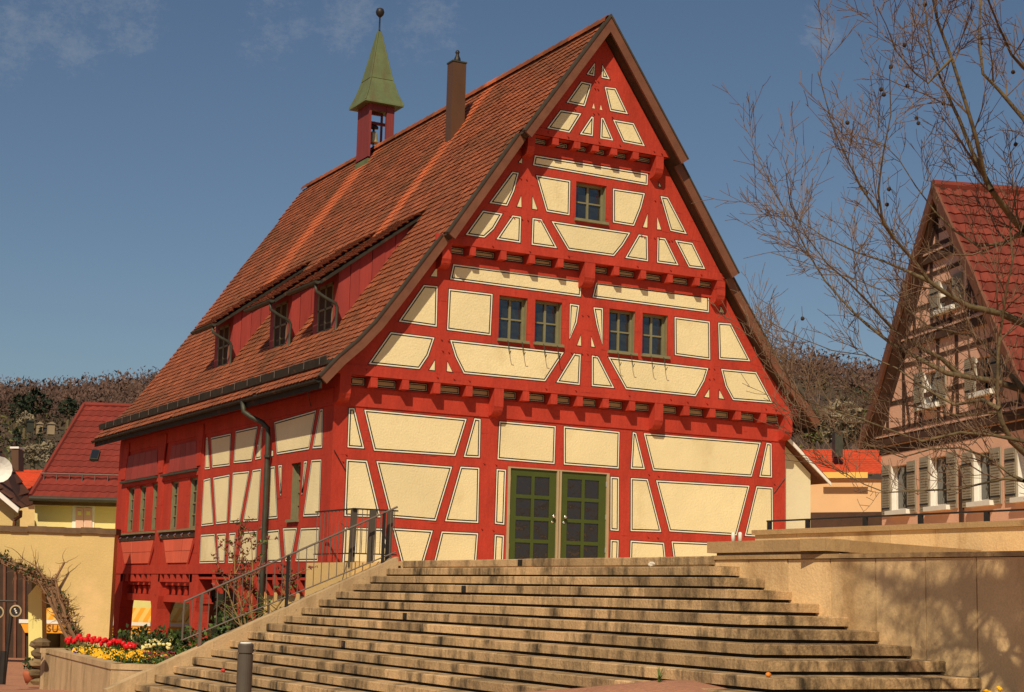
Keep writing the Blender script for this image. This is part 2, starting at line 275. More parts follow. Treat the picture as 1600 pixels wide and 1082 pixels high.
# ------------------------------------------------------------------ timber house
house=thing('timber_house','tall red half-timbered house with cream panels, green double door and bell turret','house',HB)
def inset(poly,d):
    n=len(poly); out=[]
    ar=sum(poly[i][0]*poly[(i+1)%n][1]-poly[(i+1)%n][0]*poly[i][1] for i in range(n))
    sg=1 if ar>0 else -1
    for i in range(n):
        p0,p1,p2=V(poly[i-1]),V(poly[i]),V(poly[(i+1)%n])
        a=(p1-p0).normalized(); b=(p2-p1).normalized()
        na=V((-a.y,a.x))*sg; nb=V((-b.y,b.x))*sg
        k=1+na.dot(nb); m=(na+nb)/max(k,.25)
        out.append(tuple(p1+m*d))
    return out
def area(p): return abs(sum(p[i][0]*p[(i+1)%len(p)][1]-p[(i+1)%len(p)][0]*p[i][1] for i in range(len(p))))/2
def ring_panel(name,poly,fn,d,parent,mats,rings,proud=.006,away=-1):
    """a plaster field: a thin black edge, a white line, a black line, then the plaster"""
    b=MB(); n=len(poly); cur=poly; d1=d+away*proud; b.ti=min(1,max(0,random.gauss(.5,.3)))
    b.raw([fn(x,y,d) for x,y in poly]+[fn(x,y,d1) for x,y in poly],[(i,(i+1)%n,n+(i+1)%n,n+i) for i in range(n)],0)
    for k,(w,mi) in enumerate(rings):
        nx=inset(poly,w)
        if area(nx)<.0015 or (area(nx)>area(cur)): break
        b.raw([fn(x,y,d1) for x,y in cur]+[fn(x,y,d1) for x,y in nx],[(i,(i+1)%n,n+(i+1)%n,n+i) for i in range(n)],mi); cur=nx
    b.raw([fn(x,y,d1) for x,y in cur],[tuple(range(n))],len(mats)-1)
    return b.build(name,mats,parent)
PM=[M['black'],M['white'],M['cream']]
RG=[(.013,0),(.035,1),(.058,0)]
for y in (-.72,-.48,-.24,0):
    for p in PAN[y]:
        if y==0 and min(q[1] for q in p)<.95:      # the foot row runs on behind the top of the stairs
            s=sorted(p,key=lambda q:q[1]); lo=s[:2]
            p=[(q[0],(.50 if q in lo else q[1])) for q in p]
        ring_panel('plaster_panel',p,FR,y,house,PM,RG)
for k,y in (('w3',-.72),('w2',-.48),('w1',-.24)):
    for p in PAN[k]: ring_panel('plaster_wedge',p,FR,y,house,[M['black'],M['cream']],[(.012,0)])
for p in LPAN: ring_panel('plaster_panel',p,LF,0,house,PM,RG)
# roof profile, left half, ridge first
PRO=[(5.15,11.43),(3.29,8.81),(1.84,6.67),(1.05,5.56),(.55,4.88),(.21,4.50),(-.15,4.17),(-.5,3.78)]
def prof_x(z,off=0.):
    for (x0,z0),(x1,z1) in zip(PRO,PRO[1:]):
        if z<=z0 and z>=z1: return x0+(x1-x0)*(z0-z)/(z0-z1)+off
    return PRO[-1][0]+off
def wallpoly(z0,z1,off=.17,extra=()):
    zs=sorted(set([z0,z1]+[p[1] for p in PRO if z0<p[1]<z1]+list(extra)))
    L=[(prof_x(z,off),z) for z in zs]
    return L+[(10.3-x,z) for x,z in reversed(L)]
WIN=[(-.24,3.225,3.85,4.885,5.742),(-.24,4.02,4.63,4.89,5.742),(-.24,5.72,6.34,4.885,5.746),(-.24,6.51,7.125,4.89,5.744),(-.48,4.75,5.46,7.41,8.17)]
rect=lambda x0,x1,z0,z1:[(x0,z0),(x1,z0),(x1,z1),(x0,z1)]
def wall(poly,holes,fn,d0,d1,m='red',name='wall',par=None):
    b=MB(); b.slab(poly,holes,fn,d0,d1); return b.build(name,M[m],par or house)
DOOR=(3.64,5.93,.3,2.47)
wall([(0,-1.7),(10.3,-1.7),(10.3,3.95),(0,3.95)],[rect(*DOOR)],FR,0,.26)
wall(wallpoly(3.93,6.60),[rect(*w[1:]) for w in WIN[:4]],FR,-.24,.06)
wall(wallpoly(6.57,8.93),[rect(*WIN[4][1:])],FR,-.48,-.18)
wall([q for q in wallpoly(8.90,11.2)],[],FR,-.72,-.42)
LW=(1.545,2.06,1.335,2.42)
LBW=[(12.93,13.5,1.36,2.48),(11.9,12.46,1.355,2.475),(10.81,11.38,1.358,2.485),(9.26,9.85,1.34,2.455),(7.77,8.42,1.33,2.468)]
wall([(.26,.30),(14.5,.30),(14.5,3.95),(.26,3.95)],[rect(*LW)]+[rect(*w) for w in LBW],LF,0,.25)
b=MB(); b.box(10.05,10.3,.26,14.5,-1.7,3.95); b.build('wall',M['cream'],house)
b=MB(); b.box(.25,10.05,14.25,14.5,.25,3.95); b.build('wall',M['cream'],house)
b=MB(); b.prism(wallpoly(3.9,11.2,.3),FR,14.1,14.35); b.build('wall',M['red'],house)
# dark floors behind the windows so that the rooms are closed
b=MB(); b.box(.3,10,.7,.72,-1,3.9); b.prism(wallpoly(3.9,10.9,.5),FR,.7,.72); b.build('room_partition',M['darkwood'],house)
# sill beams, plates, joists and brackets of the three jetties
def beam(fn,a0,a1,z0,z1,d0,d1,name='beam',m='red'):
    b=MB(); b.prism([(a0,z0),(a1,z0),(a1,z1),(a0,z1)],fn,d0,d1); return b.build(name,M[m],house)
beam(FR,-.12,10.42,3.93,4.115,-.256,-.20,'sill_beam'); beam(FR,1.72,8.58,6.565,6.72,-.496,-.44,'sill_beam'); beam(FR,3.42,6.88,8.90,9.04,-.736,-.68,'sill_beam')
beam(FR,.0,10.3,3.385,3.73,-.022,.02,'plate_beam'); beam(FR,1.95,8.35,6.23,6.40,-.262,-.22,'plate_beam'); beam(FR,3.55,6.75,8.58,8.765,-.502,-.46,'plate_beam')
J1=[.67,1.3,1.95,2.63,3.86,4.49,5.07,5.67,6.29,7.6,8.25,8.9,9.55,10.06]
J2=[2.5,3.16,3.79,4.43,5.72,6.36,7.01,7.67]; J3=[4.12,4.61,5.04,5.47,5.98]
def joist(x,w,z0,z1,y0,y1):
    b=MB(); j=random.uniform(-.012,.012)
    b.prism([(x-w/2,z0+j),(x+w/2,z0+j),(x+w/2,z1),(x-w/2,z1)],FR,y0+random.uniform(-.006,.004),y1); b.build('joist_end',M['red'],house)
for x in J1[:-1]: joist(x,.14,3.735,3.932,-.245,.02)
for x in J2: joist(x,.125,6.40,6.567,-.485,-.22)
for x in J3: joist(x,.14,8.765,8.902,-.725,-.46)
def bracket(x,w,zb,z1,y0,y1):
    """a corbel block with a rounded nose under its front edge"""
    n=6; zm=zb+.16; p=[(y0,z1),(y0,zm)]
    for k in range(1,n+1):
        a=math.pi/2*k/n; p.append((y0+(y1-.10-y0)*(1-math.cos(a))*.75+.015,zm-.16*math.sin(a)))
    p+=[(y1,zb-.02),(y1,z1)]
    b=MB(); b.prism(p,lambda a,c,d:(d,a,c),x-w/2,x+w/2); b.build('bracket',M['red'],house)
for x,w in ((.10,.22),(3.27,.2),(6.93,.2),(10.2,.2)): bracket(x,w,3.42,3.932,-.25,.02)
for x,w in ((1.95,.19),(5.10,.24),(8.27,.2)): bracket(x,w,6.10,6.567,-.49,-.22)
for x,w in ((3.58,.16),(6.56,.18)): bracket(x,w,8.48,8.902,-.73,-.46)
def fills(xs,w,z0,z1,y):
    for a,c in zip(xs,xs[1:]):
        x0,x1=a+w,c-w
        if x1-x0>.12: ring_panel('infill_panel',rect(x0,x1,z0,z1),FR,y,house,[M['black'],M['white'],M['infill']],[(.020,0),(.026,1),(.045,0)],.008)
fills(sorted([.2,3.27,6.93,10.2]+J1[:-1]),.085,3.765,3.925,0)
fills(sorted([2.02,5.10,8.27]+J2),.075,6.425,6.56,-.24)
fills(sorted([3.62,6.56]+J3),.085,8.785,8.895,-.48)
# wooden pegs
PG=[(2.9,4.02),(5.4,4.03)]
pegs=[]
for z,y,xs in ((2.50,0,(.28,3.12,3.36,6.85,7.08,10.02)),(1.25,0,(.25,3.10,3.34,6.86,7.10,10.02)),(3.40,0,(.62,2.95,3.2,4.95,7.2,9.65,9.9)),
   (4.03,-.256,(.5,1.95,2.28,2.62,4.3,4.95,6.2,7.2,7.6,8.1,9.6,9.85)),(4.75,-.24,(2.02,2.16,8.14,8.28)),(4.55,-.24,(2.04,2.17,8.16,8.28)),(4.78,-.24,(4.86,4.93,5.10,5.22,5.40,5.47)),(5.55,-.24,(5.08,5.22)),
   (6.63,-.496,(2.9,3.72,4.6,6.2,7.0,7.75,8.3)),(7.25,-.48,(3.28,3.36,3.55,3.68,3.92,4.0,6.3,6.36,6.6,6.72,6.96,7.02)),(8.05,-.48,(3.50,3.62,6.62,6.74)),(8.97,-.736,(3.95,4.4,5.1,5.6,6.4,6.6)),
   (9.55,-.72,(4.55,4.98,5.08,5.4)),(10.05,-.72,(5.0,5.06)),(10.22,-.72,(5.0,5.06)),(2.35,0,(0.22,))):
    for x in xs: pegs.append((x,z,y))
for (x,z,y) in pegs[:98]:
    b=MB(); x+=random.uniform(-.012,.012); z+=random.uniform(-.015,.015)
    b.tube([(x,y+.01,z),(x,y-.028,z-.004)],.017,6); b.build('peg',M['red'],house)
# windows
def window(x0,x1,z0,z1,fn,d,away,panes=(2,2),sill=True,hooks=0,deep=.13,par=None,fw=.05,fm='frame'):
    s=-away; par=par or house
    b=MB(); a=d+s*deep; e=a+s*.07
    for (p,q,r,t) in ((x0,x0+fw,z0,z1),(x1-fw,x1,z0,z1),(x0+fw,x1-fw,z0,z0+fw),(x0+fw,x1-fw,z1-fw,z1)): b.prism(rect(p,q,r,t),fn,a,e)
    g=.022
    for k in range(1,panes[0]):
        c=x0+fw+(x1-x0-2*fw)*k/panes[0]; b.prism(rect(c-g,c+g,z0+fw,z1-fw),fn,a+s*.012,e-s*.012)
    for k in range(1,panes[1]):
        c=z0+fw+(z1-z0-2*fw)*k/panes[1]; b.prism(rect(x0+fw,x1-fw,c-g*.7,c+g*.7),fn,a+s*.016,e-s*.016)
    w=b.build('window',M[fm],par)
    b=MB(); b.prism(rect(x0+.02,x1-.02,z0+.02,z1-.02),fn,a+s*.045,a+s*.055); b.build('pane',M['glass'],w)
    for (p,q,r,t) in ((x0,x0+.012,z0,z1),(x1-.012,x1,z0,z1)):     # jamb lining in the window colour
        b=MB(); b.prism(rect(p,q,r,t),fn,d+s*.035,a); b.build('jamb',M[fm],w)
    if sill:
        b=MB(); b.prism(rect(x0-.03,x1+.03,z0-.045,z0+.008),fn,d-s*.06,a); b.build('sill',M[fm],w)
    if hooks:
        for q in (.28,.78):
            x=x0+(x1-x0)*q; b=MB()
            b.tube([fn(x,z0-.02,d-s*.05),fn(x,z0-.05,d-s*.09),fn(x,z0-.22,d-s*.11),fn(x,z0-.30,d-s*.15),fn(x,z0-.24,d-s*.20)],.008,5); b.build('flower_box_hook',M['zinc'],w)
    return w
for i,(y,x0,x1,z0,z1) in enumerate(WIN): window(x0,x1,z0,z1,FR,y,-1,hooks=1 if i<4 else 0)
window(*LW,LF,0,-1,panes=(1,4))
for w in LBW: window(*w,LF,0,-1,panes=(2,4),sill=False,deep=.06)
# double door
b=MB()
for (p,q,r,t) in ((3.64,3.695,.3,2.47),(5.875,5.93,.3,2.47),(3.695,5.875,2.445,2.47),(4.735,4.775,.3,2.445),(4.795,4.835,.3,2.445)): b.prism(rect(p,q,r,t),FR,-.012,.10)
b.build('door_frame',M['doorframe'],house)
for x0,x1,c0,c1,kx in ((3.70,4.73,3.845,4.58,4.655),(4.84,5.87,4.985,5.71,4.915)):
    b=MB(); zs=[2.31,1.95,1.88,1.53,1.46,1.10,1.03,.68]; cm=(c0+c1)/2
    holes=[rect(p,q,zs[2*k+1],zs[2*k]) for k in range(4) for p,q in ((c0,cm-.034),(cm+.034,c1))]
    b.slab(rect(x0,x1,.45,2.44),holes,FR,.022,.07); dr=b.build('door',M['door'],house)
    b=MB(); b.prism(rect(c0-.01,c1+.01,.6,2.32),FR,.042,.052); b.build('pane',M['doorglass'],dr)
    b=MB(); b.lathe((0,0,0),[(.012,0),(.012,.035),(.032,.045),(.036,.065),(.026,.08),(.004,.085)],14)
    b.v=[(kx+p[0],.022-p[2],1.56+p[1]) for p in b.v]; i=len(b.v)
    b.lathe((0,0,0),[(.026,0),(.026,.012),(.018,.018),(.01,.02)],12); b.v[i:]=[(kx+p[0],.022-p[2],1.45+p[1]) for p in b.v[i:]]
    b.build('handle',M['steel'],dr,smooth=True)
    b=MB(); hx=x0 if kx-x0>.5 else x1
    for z in (.95,1.6,2.25): b.tube([(hx,.012,z-.05),(hx,.012,z+.05)],.012,6)
    b.build('hinge',M['steel'],dr)
# roof --------------------------------------------------------------
def arc(pro):
    L=[0]
    for a,c in zip(pro,pro[1:]): L.append(L[-1]+math.hypot(c[0]-a[0],c[1]-a[1]))
    return L
UP=list(reversed(PRO)); AL=arc(UP)
def at_s(s):
    s=max(0,min(s,AL[-1]))
    for i in range(len(UP)-1):
        if s<=AL[i+1] or i==len(UP)-2:
            q=(s-AL[i])/(AL[i+1]-AL[i]); a,c=UP[i],UP[i+1]
            tx,tz=(c[0]-a[0])/(AL[i+1]-AL[i]),(c[1]-a[1])/(AL[i+1]-AL[i])
            return a[0]+(c[0]-a[0])*q,a[1]+(c[1]-a[1])*q,tx,tz
def tiles(point,s0,s1,row,ya,yb,tw,mb,length=.27,lift=.040,rnd=.006,skip=None,scallop=True):
    """rows of single beaver-tail tiles; point(s,y,n) gives a world point n above the roof plane"""
    n=int((s1-s0)/row)
    for i in range(n+1):
        s=s0+i*row; a=ya(s); c=yb(s); k0=int(math.floor(a/tw)); k1=int(math.ceil(c/tw))+1
        for k in range(k0,k1):
            y0=(k+(.5 if i%2 else 0))*tw; y1=y0+tw-.006
            y0=max(y0,a); y1=min(y1,c)
            if y1-y0<.03: continue
            if skip and skip(s,(y0+y1)/2): continue
            mb.ti=min(1,max(0,random.gauss(.5,.22)))
            ds=random.uniform(-rnd,rnd)+(random.choice((-.05,.04)) if random.random()<.012 else 0); lf=lift+random.uniform(-.005,.007); w=y1-y0; e=min(s+length,s1+.05)
            if scallop:
                t=[(y0,s+.035+ds),(y0+w*.2,s+.008+ds),(y0+w*.5,s+ds),(y0+w*.8,s+.008+ds),(y1,s+.035+ds)]
            else: t=[(y0,s+ds),(y1,s+ds)]
            m=len(t)
            mb.raw([point(q,y,lf) for y,q in t]+[point(e,y1,.006),point(e,y0,.006)],[tuple(range(m+2))])
            mb.ti=0.                                   # butt ends darkened to paint the shadow line of each course
            mb.raw([point(q,y,lf) for y,q in t]+[point(q+.012,y,.0) for y,q in t],[(m+j,m+j+1,j+1,j) for j in range(m-1)])
YF=lambda z:-.98 if z>8.83 else (-.74 if z>6.7 else -.5)
def pl(s,y,n):
    x,z,tx,tz=at_s(s); return (x-tz*n,y,z+tx*n)
def pr(s,y,n):
    x,z,tx,tz=at_s(s); return (10.3-x+tz*n,y,z+tx*n)
yf=lambda s:YF(at_s(s)[1]); yb=lambda s:15.55 if at_s(s)[1]>10.3 else 15.3
DORM=(1.82,4.35,8.10)
b=MB(); tiles(pl,0,AL[-1]-.12,.165,yf,yb,.178,b,skip=lambda s,y:any(d+.05<y<d+1.25 and 5.05<at_s(s)[1]<7.3 for d in DORM)); roof=b.build('roof',M['tile'],house)
b=MB(); tiles(pr,0,AL[-1]-.12,.165,yf,yb,.36,b,scallop=False); b.build('roof',M['tile'],house)
b=MB()
for z0,z1,y0,y1 in ((8.81,11.43,-.97,15.5),(6.67,8.81,-.73,15.28),(3.6,6.67,-.49,15.28)):
    pts=[p for p in UP if z0-.01<=p[1]<=z1+.01]
    if z0==3.6: pts=[UP[0]]+[p for p in pts if p!=UP[0]]
    for sgn in (0,1):
        lo=[]; hi=[]
        for (x,z) in pts:
            s=AL[UP.index((x,z))]; _,_,tx,tz=at_s(min(s+1e-6,AL[-1]))
            lo.append((x+tz*.12,z-tx*.12)); hi.append((x-tz*.002,z+tx*.002))
        poly=lo+hi[::-1]
        if sgn: poly=[(10.3-x,z) for x,z in poly]
        b.prism(poly,FR,y0,y1)
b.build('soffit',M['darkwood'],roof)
# barge boards along the stepped verge
for z0,z1,y in ((8.81,11.43,-.98),(6.67,8.81,-.74),(3.6,6.67,-.5)):
    pts=[p for p in UP if z0-.01<=p[1]<=z1+.01]
    for sgn in (0,1):
        b=MB(); lo=[];hi=[];t0=[];t1=[]
        for (x,z) in pts:
            s=AL[UP.index((x,z))]; _,_,tx,tz=at_s(min(s+1e-6,AL[-1]))
            lo.append((x+tz*.15,z-tx*.15)); hi.append((x-tz*.025,z+tx*.025)); t0.append((x-tz*.026,z+tx*.026)); t1.append((x-tz*.055,z+tx*.055))
        if z1>11: lo[-1]=(5.15,11.43-.26); hi[-1]=(5.15,11.47); t0[-1]=(5.15,11.472); t1[-1]=(5.15,11.54)
        fl=(lambda P:[(10.3-x,z) for x,z in P]) if sgn else (lambda P:P)
        b.prism(fl(lo+hi[::-1]),FR,y-.055,y-.005); bb=b.build('barge_board',M['brown'],house)
        b=MB(); b.prism(fl(t0+t1[::-1]),FR,y-.075,y+.05); b.build('verge_trim',M['trim'],bb)
# ridge tiles
b=MB(); y=-1.0
while y<15.5:
    b.ti=random.random(); e=y+.36
    for k in range(6):
        a0=math.pi*(k/6)*1.1-.16; a1=math.pi*((k+1)/6)*1.1-.16
        f=lambda a,r:(5.15+r*math.cos(a),11.40+r*math.sin(a))
        p,q=f(a0,.135),f(a1,.135); p2,q2=f(a0,.12),f(a1,.12)
        b.raw([(p[0],y,p[1]),(q[0],y,q[1]),(q2[0],e+.03,q2[1]),(p2[0],e+.03,p2[1]),(p2[0],y,p2[1]),(q2[0],y,q2[1])],[(0,1,2,3),(0,1,5,4)])
    y=e
b.build('ridge_tiles',M['tile'],roof)
# eave gutters and the trough that catches snow
for sx in (0,1):
    b=MB()
    X=lambda x:10.3-x if sx else x
    for k in range(6):
        a0=math.pi*(1+k/6); a1=math.pi*(1+(k+1)/6); c=(-.53,3.75)
        b.face([(X(c[0]+.055*math.cos(a0)),-.5,c[1]+.055*math.sin(a0)),(X(c[0]+.055*math.cos(a1)),-.5,c[1]+.055*math.sin(a1)),(X(c[0]+.055*math.cos(a1)),15.3,c[1]+.055*math.sin(a1)),(X(c[0]+.055*math.cos(a0)),15.3,c[1]+.055*math.sin(a0))])
    b.build('gutter',M['trough'],house)
for xa in (-.485,10.755): b=MB(); b.box(xa,xa+.03,-.49,15.28,3.60,3.80); b.build('fascia',M['trough'],roof)
b=MB(); x0,z0=-.20,4.16
b.prism([(x0+.10,z0+.02),(x0-.13,z0-.10),(x0-.16,z0+.05),(x0-.14,z0+.055),(x0-.115,z0-.07),(x0+.07,z0+.06)],lambda a,c,d:(a,d,c),-.36,15.5); tr=b.build('snow_trough',M['trough'],house)
yy=-.1
while yy<15.4:
    b=MB(); b.tube([(x0+.10,yy,z0+.10),(x0-.05,yy,z0+.10),(x0-.165,yy,z0+.065),(x0-.165,yy,z0-.08)],.008,5); b.build('trough_strap',M['rail'],tr); yy+=.78
# dormers
for i,yc in enumerate(DORM):
    dm=MB(); w=1.28; xf=.72; zb=4.95; zt=5.98
    def R(s,y,n,yc=yc):
        L=math.hypot(2.45,1.82); tx,tz=2.45/L,1.82/L
        return (.24+tx*s-tz*n,y,6.0+tz*s+tx*n)
    L=math.hypot(2.45,1.82)
    dm.prism([(xf+.02,zb),(xf+.02,6.26),(2.75,7.78),(2.5,7.5)],lambda a,c,d:(a,d,c),yc+.06,yc+w-.06)
    do=dm.build('dormer',M['darkwood'],house)
    for yy0 in (yc,yc+w-.05):                       # board-clad cheeks
        b=MB(); k=xf; j=0
        while k<2.55:
            e=min(k+random.uniform(.19,.27),2.62); lo=lambda x:4.99+(x-xf)*1.443-.12; hi=lambda x:6.26+(x-xf)*.74
            b.ti=random.random(); q=.012 if j%2 else 0
            b.prism([(k+.004,lo(k)),(e-.004,lo(e)),(e-.004,max(hi(e),lo(e)+.01)),(k+.004,hi(k))],lambda a,c,d:(a,d,c),yy0-q,yy0+.05); k=e; j+=1
        b.build('cheek',M['redv'],do)
    wall([(yc+.05,zb),(yc+w-.05,zb),(yc+w-.05,6.25),(yc+.05,6.25)],[rect(yc+.24,yc+w-.24,5.10,6.08)],LF,xf,xf+.05,'redv','front',do)
    b=MB(); y0,y1,z0,z1=yc+.24,yc+w-.24,5.10,6.08; fx0,fx1=xf+.01,xf+.06
    for (p,q,r,t) in ((y0,y0+.06,z0,z1),(y1-.06,y1,z0,z1),(y0,y1,z0,z0+.06),(y0,y1,z1-.06,z1),((y0+y1)/2-.025,(y0+y1)/2+.025,z0,z1),(y0,y1,5.56,5.60)): b.prism(rect(p,q,r,t),LF,fx0-.012,fx1)
    b.build('window',M['frame'],do)
    b=MB(); b.prism(rect(y0,y1,z0,z1),LF,xf+.03,xf+.034); b.build('pane',M['glass'],do)
    b=MB(); b.obox((xf-.06,yc+.1,4.98),(0,w-.2,0),(.10,0,.12),(-.02,0,.02)); b.obox((xf-.20,yc+.05,4.78),(0,w-.1,0),(.2,0,.27),(-.02,0,.015)); b.build('apron',M['zinc'],do)
    b=MB(); tiles(R,0,L+.12,.165,lambda s:yc-.16,lambda s:yc+w+.16,.178,b,length=.26,rnd=.012); db=MB(); db.prism([(.26,5.98),(2.75,7.83),(2.72,7.75),(.30,5.93)],lambda a,c,d:(a,d,c),yc-.13,yc+w+.13)
    dr_=b.build('dormer_roof',M['dtile'],do); dr_.name='roof'; db.build('soffit',M['trough'],do)
    b=MB(); g=(.20,5.965)
    for k in range(6):
        a0=math.pi*(1+k/6); a1=math.pi*(1+(k+1)/6); f=lambda a:(g[0]+.06*math.cos(a),g[1]+.06*math.sin(a))
        p,q=f(a0),f(a1); b.face([(p[0],yc-.2,p[1]),(q[0],yc-.2,q[1]),(q[0],yc+w+.1,q[1]),(p[0],yc+w+.1,p[1])])
    b.prism([(g[0]+.06*math.cos(math.pi*(1+k/8)),g[1]+.06*math.sin(math.pi*(1+k/8))) for k in range(9)],lambda a,c,d:(a,d,c),yc-.21,yc-.2)
    b.build('gutter',M['zinc'],do)
    b=MB(); b.tube([(.21,yc-.1,5.91),(.22,yc-.1,5.78),(.42,yc-.12,5.66),(.62,yc-.13,5.58),(.66,yc-.13,5.50),(.66,yc-.13,5.02),(.60,yc-.13,4.96)],.036,8); b.build('downpipe',M['zinc'],do,smooth=True)
# chimney
b=MB(); b.box(4.03,4.36,3.79,4.07,9.3,11.72); ch=b.build('chimney',M['chim'],house)
b=MB(); b.box(4.015,4.375,3.775,4.085,11.72,11.75); b.build('chimney_cap',M['zinc'],ch)
b=MB(); b.lathe((4.20,3.93,11.75),[(.07,0),(.08,.04),(.07,.10),(.045,.15),(.035,.20),(.05,.23),(.045,.26),(.02,.29)],10); b.build('chimney_pot',M['iron'],ch,smooth=True)
b=MB(); b.obox((3.95,3.70,9.60),(0,.46,0),(.12,0,.17),(-.03,0,.02)); b.build('flashing',M['zinc'],ch)
# bell turret
tx0,tx1,ty0,ty1=4.76,5.46,10.12,10.90
b=MB()
b.box(tx0,tx0+.06,ty0,ty1,10.5,12.62); b.box(5.25,tx1,ty0,ty0+.10,10.5,12.62); b.box(tx1-.05,tx1,ty1-.05,ty1,10.5,12.62)
b.box(tx0,tx1,ty0,ty1,10.4,11.10)
b.box(tx0+.06,5.25,ty0+.02,ty0+.09,12.36,12.62); b.box(tx0+.06,tx1-.06,ty1-.08,ty1-.01,12.45,12.62); b.box(tx0+.06,5.40,ty0+.35,ty0+.42,12.08,12.15)
tw=b.build('bell_turret',M['turret'],house)
b=MB(); b.box(tx0-.015,tx1+.015,ty0-.015,ty1+.015,10.4,11.05); b.build('flashing',M['copper'],tw)
cx,cy=(tx0+tx1)/2,(ty0+ty1)/2
b=MB(); pr_=[(.545,12.52),(.54,12.56),(.42,12.86),(.31,13.25),(.21,13.75),(.11,14.25),(.035,14.62)]
for (r0,z0),(r1,z1) in zip(pr_,pr_[1:]):
    for k in range(4):
        s=[(-1,-1),(1,-1),(1,1),(-1,1)]; a,c=s[k],s[(k+1)%4]
        b.face([(cx+a[0]*r0,cy+a[1]*r0,z0),(cx+c[0]*r0,cy+c[1]*r0,z0),(cx+c[0]*r1,cy+c[1]*r1,z1),(cx+a[0]*r1,cy+a[1]*r1,z1)])
for k in range(4):
    s=[(-1,-1),(1,-1),(1,1),(-1,1)][k]; b.tube([(cx+s[0]*r,cy+s[1]*r,z+.005) for r,z in pr_[1:]],.014,5)
    b.tube([(cx-.315*s[0],cy-.315*s[1],13.25),(cx+.315*[(1,-1),(1,1),(-1,1),(-1,-1)][k][0]*-1,cy+.315*[(1,-1),(1,1),(-1,1),(-1,-1)][k][1]*-1,13.25)],.008,4)
b.face([(cx-.545,cy-.545,12.52),(cx+.545,cy-.545,12.52),(cx+.545,cy+.545,12.52),(cx-.545,cy+.545,12.52)])
b.build('spire',M['copper'],tw)
b=MB(); b.lathe((cx,cy,14.58),[(.04,0),(.022,.1),(.02,.42),(.035,.44),(.095,.50),(.115,.58),(.09,.66),(.03,.69)],14); b.build('finial',M['iron'],tw,smooth=True)
b=MB(); bc=(5.06,ty0+.39,11.58); b.lathe(bc,[(.155,0),(.15,.02),(.125,.07),(.105,.18),(.10,.25),(.07,.30),(.02,.32)],18); bl=b.build('bell',M['bronze'],tw,smooth=True)
b=MB(); b.blob((bc[0],bc[1],bc[2]+.43),.11,(1.2,.6,.6),10,6,.2); b.tube([(bc[0],bc[1],bc[2]+.3),(bc[0],bc[1],bc[2]+.58)],.03,6); b.tube([(bc[0],bc[1],bc[2]+.1),(bc[0],bc[1],bc[2]-.12)],.016,6); b.blob((bc[0],bc[1],bc[2]-.14),.04); b.build('bell_hanger',M['iron'],bl)
# corner posts, left wall bays --------------------------------------------
def lp(name,y0,y1,z0,z1,x0,x1,m='red'): return beam(LF,y0,y1,z0,z1,x0,x1,name,m)
lp('corner_post',.0,.40,-.25,.30,.0,.30); beam(FR,.0,.27,-1.6,.30,-.012,.0,'corner_post')
lp('sill_beam',.0,14.42,.315,.525,-.045,.02)
for y0,y1 in ((13.55,14.42),(10.42,10.82),(7.44,7.74)): lp('post',y0,y1,.525,3.6,-.035,.0)
for y0,y1 in ((13.4,14.42),(10.2,11.0),(7.4,8.0)):    # spreading heads of the posts under the eave
    b=MB(); c=(y0+y1)/2; w0=(y1-y0)/2*.55
    b.prism([(c-w0*.7,2.7),(c+w0*.7,2.7),(c+w0*1.1,3.1),(c+w0*1.5,3.45),(c+w0*1.5,3.6),(c-w0*1.5,3.6),(c-w0*1.5,3.45),(c-w0*1.1,3.1)],LF,-.06,-.035); b.build('post_head',M['red'],house)
lp('plate_beam',.0,14.42,3.385,3.70,-.03,.02)
for p in ([(10.92,2.66),(13.75,2.66),(13.5,3.30),(10.96,3.28)],[(7.80,2.66),(10.02,2.66),(9.82,3.32),(7.98,3.28)]):
    b=MB(); ys=sorted([p[0][0],p[1][0]]); n=5
    for k in range(n):
        b.ti=random.random(); f=lambda q:(p[0][0]+(p[1][0]-p[0][0])*q,p[0][1]); g=lambda q:(p[3][0]+(p[2][0]-p[3][0])*q,p[3][1])
        b.prism([f(k/n+.004),f((k+1)/n-.004),g((k+1)/n-.004),g(k/n+.004)],LF,-.05,-.01)
    b.build('raised_shutter',M['redv'],house)
for y0,y1 in ((10.84,13.95),(7.76,10.4)):
    lp('ledge',y0,y1,2.585,2.635,-.12,.0,'zinc'); lp('ledge',y0,y1,2.50,2.585,-.05,.0)
    lp('sill',y0-.02,y1+.06,1.275,1.32,-.10,.0,'frame')
    b=MB(); b.prism(rect(y0+.02,y1,1.12,1.255),LF,-.05,.0); sb=b.build('shutter_rail',M['darkwood'],house)
    for k in range(5):
        b=MB(); y=y0+.3+(y1-y0-.5)*k/4; b.tube([(-.05,y,1.15),(-.10,y-.03,1.19),(-.06,y-.06,1.22)],.013,5); b.build('hook',M['steel'],sb)
for (p) in ([(10.86,1.11),(13.77,1.12),(13.32,.56),(11.2,.56)],[(7.80,1.10),(10.07,1.11),(9.75,.56),(8.15,.56)]):
    b=MB(); n=3
    for r in range(2):
        for k in range(n):
            z=lambda t:p[0][1]+(p[3][1]-p[0][1])*t
            def q(u,t):
                a=p[0][0]+(p[1][0]-p[0][0])*u; c=p[3][0]+(p[2][0]-p[3][0])*u; return (a+(c-a)*t,z(t))
            b.ti=random.random(); t0,t1=r*.5+.008,(r+1)*.5-.008
            b.prism([q(k/n+.006,t0),q((k+1)/n-.006,t0),q((k+1)/n-.006,t1),q(k/n+.006,t1)],LF,-.045,-.005)
    b.build('hinged_board',M['redlight'],house)
